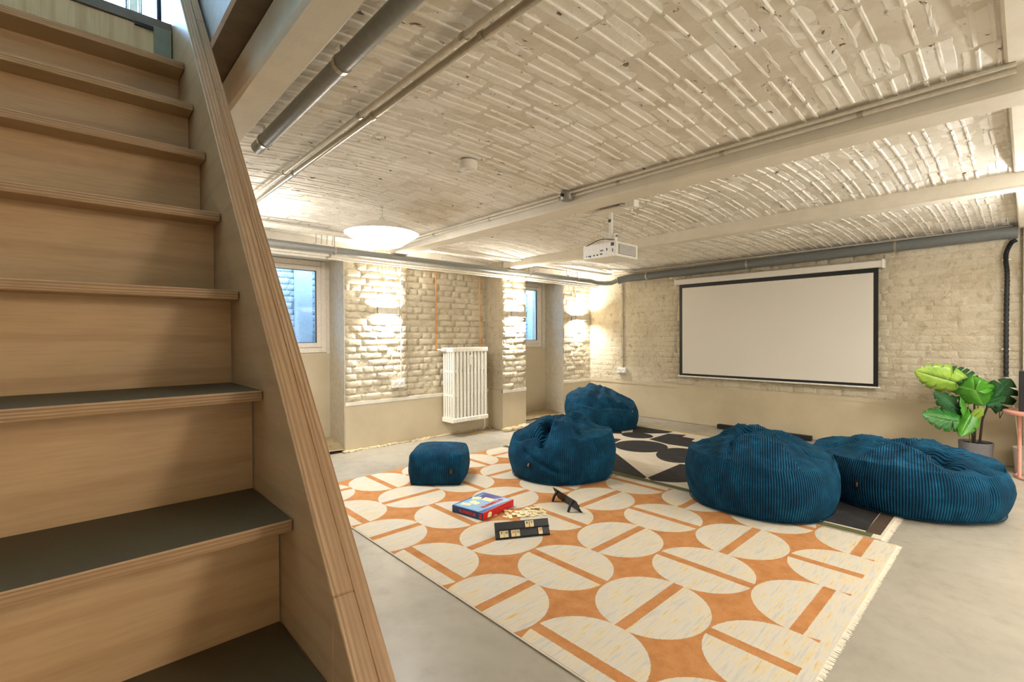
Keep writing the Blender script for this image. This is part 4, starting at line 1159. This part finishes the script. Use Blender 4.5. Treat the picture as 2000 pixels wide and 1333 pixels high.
beanbag('large domed teal corduroy bean bag at the rug junction', (3.80, 1.37), .515, .50,
        lambda th: .365 + .015 * math.sin(2 * th) + .02 * cosd(th, PI / 2),
        lambda x, y: .53 - .10 * (x + .05) ** 2 - .02 * y,
        [((-.42, -1.0, -.36, -.25), -.045, .04, 1.6), ((-.36, -.25, -.20, .10), -.06, .08, 2), ((-.30, .30, .0, .30), .030, .20, 2), ((-.30, -.0, -.02, .08), -.05, .07, 2),
         ((-.12, -.35, .80, -.28), -.022, .045, 1.8), ((.45, .1, .75, -.1), .02, .22, 2), ((-.80, .0, -.5, .15), -.04, .10, 2)],
        sidefolds=[(-PI * .63, 1.0, -PI * .66, .3, -.012, .05), (-PI * .85, .5, -PI * .7, .15, -.01, .08)], seed=3)
beanbag('wide low teal corduroy bean bag in front of the plant', (4.62, .64), .60, .53,
        lambda th: .325 + .015 * math.sin(3 * th) + .03 * cosd(th, PI * .9),
        lambda x, y: .430 - .06 * x * x,
        [((.42, -.45, .36, -.30), -.11, .13, 2), ((.36, -.25, -.1, .30), -.05, .07, 2), ((-.1, .3, -.40, .5), -.045, .08, 2), ((.2, .45, .6, .35), .02, .18, 2), ((-.55, .2, -.35, .35), .035, .18, 2),
         ((-.35, -.3, .2, -.35), .025, .2, 2), ((.65, .1, .95, -.1), -.05, .09, 2), ((-.1, .28, .35, .55), -.04, .06, 2), ((.42, -.4, .98, -.50), -.045, .06, 2), ((-.15, .0, -.95, -.1), -.03, .06, 2)],
        sidefolds=[(-PI * .22, .9, -PI * .24, .05, -.012, .06)], seed=4,
        tags=[(-PI * .635, .50, 0, 'icon')])
# pouf
PF = thing('pouf', 'small square teal corduroy pouf on the corner of the orange rug', 'pouf', (2.40, 3.52, .009), R(-44))
def pouf():
    N_ = 20; m = MB(); hw, hd, hh = .235, .235, .135; idx = {}
    vs = []; fs = []; uvs = []
    def sur(p):
        x, y, z = p; r = .06
        q = Vector((x, y, z))
        # bulge
        bx = (1 - y * y) * (1 - z * z); by = (1 - x * x) * (1 - z * z); bz = (1 - x * x) * (1 - y * y)
        v = Vector((x * (hw - .012 + .038 * bx * abs(x)), y * (hd - .012 + .038 * by * abs(y)), z * hh + (.038 * bz if z > 0 else 0)))
        cr = (abs(x) ** 8 + abs(y) ** 8 + abs(z) ** 8) ** .125
        v.x /= cr ** .6; v.y /= cr ** .6; v.z /= cr ** .5
        n_ = noise.noise(v * 9) * .006 + noise.noise(v * 22) * .003
        v += v.normalized() * n_
        v.z += hh; 
        if z < -.9: v.z = 0
        return v
    for ax_ in range(3):
        for sg in (-1, 1):
            b0 = len(vs)
            for i in range(N_ + 1):
                for j in range(N_ + 1):
                    a, b = -1 + 2 * i / N_, -1 + 2 * j / N_
                    p = [0, 0, 0]; p[ax_] = sg; p[(ax_ + 1) % 3] = a; p[(ax_ + 2) % 3] = b
                    vs.append(sur(p))
            for i in range(N_):
                for j in range(N_):
                    f = [b0 + i * (N_ + 1) + j, b0 + (i + 1) * (N_ + 1) + j, b0 + (i + 1) * (N_ + 1) + j + 1, b0 + i * (N_ + 1) + j + 1]
                    if sg < 0: f = f[::-1]
                    fs.append(tuple(f))
                    for k in f:
                        kk = k - b0; a = (kk // (N_ + 1)) / N_; b = (kk % (N_ + 1)) / N_
                        # u along horizontal axis
                        u = {0: a, 1: b, 2: a}[ax_]
                        uvs.append((u * .47, 0))
    me = bpy.data.meshes.new('pouf_cover'); me.from_pydata(vs, [], fs); me.materials.append(M['cord'])
    l = me.uv_layers.new(name='UVMap'); l.data.foreach_set('uv', [q for p in uvs for q in p])
    bm = bmesh.new(); bm.from_mesh(me); bmesh.ops.remove_doubles(bm, verts=bm.verts, dist=.0015); bm.to_mesh(me); bm.free()
    me.polygons.foreach_set('use_smooth', [True] * len(me.polygons)); me.update()
    return me
link('pouf_cover', pouf(), PF)
tg = MB().box((.125, -.262, .10), (.150, -.258, .155)).build('fabric_tag', M['black_soft'], PF); tg['label'] = 'small black fabric tag'
put_text('tag_lettering', 'icon', .014, M['copper'], tg, frame((.1375, -.2625, .1275), (0, 0, -1), (1, 0, 0)))

# ------------------------------------------------------------------ board game
bx = thing('game_box', 'blue and red board game box lying on the orange rug', 'box', (1.994, 2.774, .009), math.atan2(-.283, .052))
# local x along front-left (blue) edge, local y along the red side
BW, BD, BH = .288, .345, .050
m = MB(); m.box((0, 0, 0), (BW, BD, BH))
m.m = [0, 0, 1, 2, 0, 0]
m.build('lid', [M['box_blue'], M['box_deep'], M['box_red']], bx, bevel=.0015, seg=1)
def flat(name, poly, mat, h=.0006, parent=bx, z=BH): return MB().prism(poly, z, z + h).build(name, M[mat], parent)
flat('printed_panel', [(.012, .01), (BW - .05, .008), (BW - .015, BD - .01), (.03, BD - .01)], 'pale_blue').__setitem__('label', 'pale blue printed field')
flat('printed_panel', [(.05, .19), (.14, .22), (.20, .335), (.03, .335)], 'violet', .0009).__setitem__('label', 'violet printed shape')
flat('printed_panel', [(BW - .012, .0), (BW, .0), (BW, BD), (BW - .012, BD)], 'box_red', .0009)
for (cx, cy, w_, h_, a) in ((.07, .07, .075, .045, .3), (.10, .13, .08, .05, -.2), (.05, .21, .07, .05, .5), (.135, .235, .085, .06, .1)):
    c_, s_ = math.cos(a), math.sin(a)
    flat('printed_tile_rack', [(cx + c_ * x - s_ * y, cy + s_ * x + c_ * y) for x, y in ((-w_ / 2, -h_ / 2), (w_ / 2, -h_ / 2), (w_ / 2, h_ / 2), (-w_ / 2, h_ / 2))], 'cream_print', .0012)
put_text('title_lettering', 'RUMMIKUB', .044, M['letter_red'], bx, frame((.212, .19, BH + .0018), (.02, 1, 0), (-1, .02, 0)), bold=.0015, label='large red lettering')
put_text('side_lettering', 'RUMMIKUB', .030, M['letter_red'], bx, frame((.145, -.0008, .025), (1, 0, 0), (0, 0, 1)), bold=.001, label='red lettering on the blue side')
put_text('side_lettering', 'RUMMIKUB', .030, M['letter_red'], bx, frame((BW + .0008, .21, .026), (0, 1, 0), (0, 0, 1)), bold=.001, label='red lettering on the red side')
m = MB(); m.prism([(.045, .008), (.085, .006), (.092, .032), (.075, .044), (.05, .038)], BW + .0002, BW + .001, 'x'); m.build('side_emblem', M['cream_print'], bx)
m = MB(); m.box((.252, -.001, .008), (.276, 0, .042)); m.build('side_emblem', M['letter_red'], bx)
# rack 1 : stepped plate leaning back, long axis from (1.901,2.207) to (2.201,2.035)
def rack(loc, rz, label, L=.346):
    e = thing('tile_rack', label, 'tile rack', loc, rz)
    m = MB(); P1 = [(-.0, 0), (.006, 0), (.010, .006), (.004, .009), (.021, .052), (.017, .055), (.012, .055)]
    # profile in (y,z): lower ledge, slanted face, step, upper slanted face
    prof = [(0, .001), (0, .008), (.006, .010), (.026, .043), (.020, .046), (.020, .050), (.028, .052), (.048, .088), (.052, .088), (.052, .085), (.010, .001)]
    m.prism(prof, 0, L, 'x'); m.build('stepped_face', M['black'], e)
    for x in (.045, L - .065):
        MB().prism([(.048, .078), (.074, .040), (.088, .001), (.078, .001), (.064, .036), (.040, .066)], x, x + .018, 'x').build('foot', M['black'], e)
    return e
R1 = rack((1.905, 2.200, .009), math.atan2(-.172, .30), 'black stepped tile rack holding seven number tiles on the rug')
R2 = rack((2.735, 2.460, .009), math.atan2(-.33, -.125) + PI, 'empty black tile rack standing on edge behind the loose tiles')
R2.location = (2.645, 2.125, .0095); R2.rotation_euler = (0, 0, math.atan2(.94, .345))
TM = MB().box((-.013, -.0022, 0), (.013, .0022, .038)); TM = TM.mesh('tile', M['tile'])
def tile(Mx, num, ink, label, group=None):
    e = link('number_tile', TM.copy() if False else TM); e.matrix_world = Mx
    tag(e, label, 'tile', group)
    if num: put_text('tile_number', num, .019, M[ink], e, frame((0, -.0024, .026), (1, 0, 0), (0, 0, 1)), bold=.0006)
    return e
RM = Matrix.Translation(R1.location) @ Matrix.Rotation(R1.rotation_euler.z, 4, 'Z')
tilt = math.atan2(.020, .033)
for (x, row, num, ink, lb) in ((.040, 0, '9', 'ink_dark', 'number tile 9 at the left end of the lower rack row'), (.068, 0, '10', 'ink_dark', 'number tile 10 second from left on the lower rack row'),
                               (.112, 0, '12', 'ink_red', 'orange number tile 12 on the lower rack row'), (.141, 0, '12', 'ink_dark', 'dark number tile 12 right of the orange 12 on the rack'),
                               (.286, 0, '13', 'ink_red', 'orange number tile 13 alone at the right end of the rack'),
                               (.205, 1, '8', 'ink_dark', 'left number tile on the upper rack row'), (.235, 1, '9', 'ink_dark', 'right number tile on the upper rack row')):
    y, z = (.004, .0105) if row == 0 else (.0245, .0525)
    tile(RM @ Matrix.Translation((x, y, z)) @ Matrix.Rotation(-tilt, 4, 'X') @ Matrix.Translation((0, -.002, 0)), num, ink, lb)
rnd = random.Random(12)
ctr = Vector((2.355, 2.40)); dirx = Vector((.87, -.50)); diry = Vector((.50, .87))
k = 0
for i in range(9):
    for j in range(4):
        if rnd.random() < .14: continue
        p = ctr + dirx * ((i - 4) * .031 + rnd.uniform(-.009, .009)) + diry * ((j - 1.5) * .040 + rnd.uniform(-.009, .009))
        a = rnd.uniform(-.8, .8); lift = rnd.choice((0, 0, .0, .0045)) 
        Mx = Matrix.Translation((p.x, p.y, .0113 + lift)) @ Matrix.Rotation(a, 4, 'Z') @ Matrix.Rotation(-PI / 2 + rnd.uniform(-.06, .06), 4, 'X') @ Matrix.Translation((0, 0, -.019))
        e = tile(Mx, None, None, 'loose ivory number tile in the pile behind the rack', 'loose number tiles on the rug')
        k += 1
for (x, y, a) in ((2.20, 2.44, .3), (2.17, 2.52, 1.1), (2.24, 2.55, -.5)):
    tile(Matrix.Translation((x, y, .0113)) @ Matrix.Rotation(a, 4, 'Z') @ Matrix.Rotation(-PI / 2, 4, 'X') @ Matrix.Translation((0, 0, -.019)), None, None, 'loose ivory number tile in the pile behind the rack', 'loose number tiles on the rug')

# ------------------------------------------------------------------ monstera plant
PLX, PLY = 6.20, .325
pl_ = thing('potted_plant', 'potted monstera with split leaves in a grey planter against the wall', 'plant', (PLX, PLY, 0))
MB().lathe([(0, 0), (.098, 0), (.106, .02), (.122, .245), (.122, .252), (.114, .252), (.112, .235)], n=40).build('planter', M['pot'], pl_, smooth=True)
MB().lathe([(0, .228), (.112, .230)], n=30).build('soil', M['soil'], pl_, smooth=True)
def leaf(base, tip, width, nrm, mat, cuts=5, fold=.12, droop=.10, cutd=.55, heart=.18, seed=0, label=None):
    base = Vector(base) - Vector((PLX, PLY, 0)); tip = Vector(tip) - Vector((PLX, PLY, 0))
    L = (tip - base).length; ax_ = (tip - base).normalized(); n_ = Vector(nrm); n_ = (n_ - ax_ * n_.dot(ax_)).normalized(); sd_ = n_.cross(ax_)
    rn = random.Random(seed)
    K = cuts * 6 + 2; rows = []
    for i in range(K + 1):
        t_ = i / K
        hw = width / 2 * (math.sin(PI * min(1, t_ * .93 + .07) ** .72)) ** .8 if t_ < 1 else 0
        rows.append((t_, hw))
    mb = MB(); uvs = []
    for side in (-1, 1):
        ph = rn.uniform(0, .3)
        vs = []
        for (t_, hw) in rows:
            c_ = (t_ * cuts + ph) % 1.0
            notch = 1.0
            if .12 < t_ < .93 and c_ < .26: notch = 1 - cutd * (1 - abs(c_ - .13) / .13)
            w_ = hw * notch
            line = []
            for q in (0, .33, .66, 1.0):
                s_ = side * w_ * q
                back = -heart * L * (1 - t_) ** 3 * q - .0
                fwd = .16 * w_ * q
                p = base + ax_ * (L * t_ + back + fwd) + sd_ * s_ + n_ * (-fold * abs(s_) ** 1.3 * 3 - droop * L * t_ * t_)
                line.append((p, (t_, q * side * .5)))
            vs.append(line)
        o0 = len(mb.v)
        for ln in vs:
            for p, _ in ln: mb.v.append(tuple(p))
        for i in range(K):
            for j in range(3):
                a = o0 + i * 4 + j
                f = (a, a + 1, a + 5, a + 4)
                mb.f.append(f); mb.m.append(0)
                for idx in f:
                    k_ = idx - o0; uvs.append(vs[k_ // 4][k_ % 4][1])
    me = bpy.data.meshes.new('leaf'); me.from_pydata(mb.v, [], mb.f); me.materials.append(M[mat])
    l = me.uv_layers.new(name='UVMap'); l.data.foreach_set('uv', [c for p in uvs for c in p])
    me.polygons.foreach_set('use_smooth', [True] * len(me.polygons)); me.update()
    o = link('leaf', me, pl_); sm = o.modifiers.new('s', 'SOLIDIFY'); sm.thickness = .0012
    if label: o['label'] = label
    return o
CAMD = Vector((-.95, -.05, .3))
leaf((6.10, .456, .803), (5.98, .74, .905), .27, (-.95, -.25, -.15), 'leaf_light', 5, .15, -.02, .5, .25, 1, 'large light green leaf reaching left')
leaf((6.20, .363, .755), (6.28, .565, .94), .26, (-.95, -.1, .2), 'leaf_dark', 7, .2, .02, .72, .15, 2)
leaf((6.02, .322, .745), (6.10, .26, .60), .28, (-1, -.05, .25), 'leaf_mid', 4, .35, .05, .4, .45, 3, 'bright round leaf at the front')
leaf((6.04, .325, .74), (6.16, .345, .87), .24, (-1, .05, .1), 'leaf_mid', 4, .3, .02, .3, .2, 4)
leaf((6.15, .237, .606), (6.10, .10, .857), .25, (-.9, -.1, .35), 'leaf_dark', 4, .25, .05, .75, .2, 5)
leaf((6.12, .25, .63), (6.10, .13, .70), .13, (-.8, 0, .6), 'leaf_dark', 3, .2, .05, .6, .2, 15)
leaf((6.15, .383, .494), (6.0, .593, .712), .20, (-.9, -.2, .4), 'leaf_dark', 5, .3, .04, .6, .2, 6)
leaf((6.05, .428, .455), (5.9, .668, .51), .24, (-.88, .0, .5), 'leaf_deep', 5, .2, .06, .62, .25, 7)
leaf((6.05, .349, .51), (5.95, .416, .324), .15, (-.9, .1, .35), 'leaf_mid', 4, .35, .05, .3, .3, 8)
leaf((6.1, .375, .50), (6.1, .408, .73), .10, (-.4, -.9, .1), 'leaf_mid', 3, .3, .05, .3, .2, 9)
leaf((6.05, .33, .50), (6.02, .27, .585), .08, (-.9, -.1, .35), 'leaf_light', 3, .3, .05, .3, .2, 10)
def stem(pts, r0, r1, mat):
    P2 = spline([Vector(p) - Vector((PLX, PLY, 0)) for p in pts], 5)
    MB().tube(P2, r0, 8, rs=[r0 + (r1 - r0) * i / (len(P2) - 1) for i in range(len(P2))]).build('stem', M[mat], pl_, smooth=True)
stem([(6.20, .335, .22), (6.17, .327, .39), (6.15, .332, .62), (6.08, .325, .74)], .010, .005, 'stem')
stem([(6.21, .30, .22), (6.19, .285, .40), (6.16, .275, .48), (6.15, .245, .59), (6.15, .237, .61)], .010, .006, 'stem')
stem([(6.20, .345, .22), (6.18, .35, .36), (6.12, .37, .48)], .008, .004, 'stem')
stem([(6.19, .36, .22), (6.12, .365, .38), (6.06, .352, .50)], .005, .003, 'stem_green')
stem([(6.18, .35, .35), (6.12, .39, .43), (6.05, .43, .455)], .004, .003, 'stem')
stem([(6.19, .28, .47), (6.17, .31, .58), (6.10, .33, .70), (6.2, .365, .75)], .004, .003, 'stem_green')
stem([(6.12, .36, .45), (6.12, .38, .65), (6.10, .456, .80)], .004, .003, 'stem_green')
stem([(6.16, .23, .62), (6.13, .20, .60), (6.12, .17, .56), (6.10, .165, .50)], .004, .003, 'stem')

# ------------------------------------------------------------------ side table with black speaker, bin
TX, TY = 6.10, -.13
tb = thing('side_table', 'round pink metal side table at the right edge', 'table', (TX, TY, 0))
MB().lathe([(0, .558), (.27, .558), (.278, .562), (.278, .580), (.272, .584), (0, .584)], n=56).build('table_top', M['pink'], tb, smooth=True)
for a in (R(118), R(238), R(-2)):
    x, y = .195 * math.cos(a), .195 * math.sin(a)
    MB().tube([(x, y, .56), (x, y, .02), (x * .98, y * .98, .012)], .013, 12).build('leg', M['pink'], tb, smooth=True)
MB().tube(arc((0, 0, .014), 0, 2 * PI, .195, (1, 0, 0), (0, 1, 0), 40), .010, 8).build('base_ring', M['pink'], tb, smooth=True)
tv = thing('black_speaker', 'tall black box speaker standing on the pink side table', 'speaker', (TX, -.06, .584))
MB().box((-.09, -.11, 0), (.09, .108, .345)).build('cabinet', M['black_soft'], tv, bevel=.005)
MB().lathe([(0, 0), (.055, 0), (.06, -.004), (.0, -.008)], (-.09, 0, .12), 24, ax='x').build('woofer', M['black'], tv, smooth=True)
bn = thing('waste_bin', 'small cream waste bin on the floor under the side table', 'bin', (6.26, -.02, .0))
MB().lathe([(0, .004), (.088, .004), (.092, .012), (.108, .225), (.112, .228), (.112, .236), (.104, .236), (.086, .02), (0, .018)], n=40).build('body', M['bin'], bn, smooth=True)
pipe('cable', spline([(6.46, .105, .69), (6.45, .10, .62), (6.40, .075, .55), (6.38, .06, .35), (6.36, .04, .20)], 6), .003, M['white'], 'thin white cable hanging from the wall socket', 'cable', n=6)
pipe('cable', spline([(6.40, .20, .50), (6.44, .17, .56), (6.46, .155, .52), (6.45, .175, .455)], 6), .003, M['rubber'], 'short loose black cable with plug below the plant leaves', 'cable', n=6)
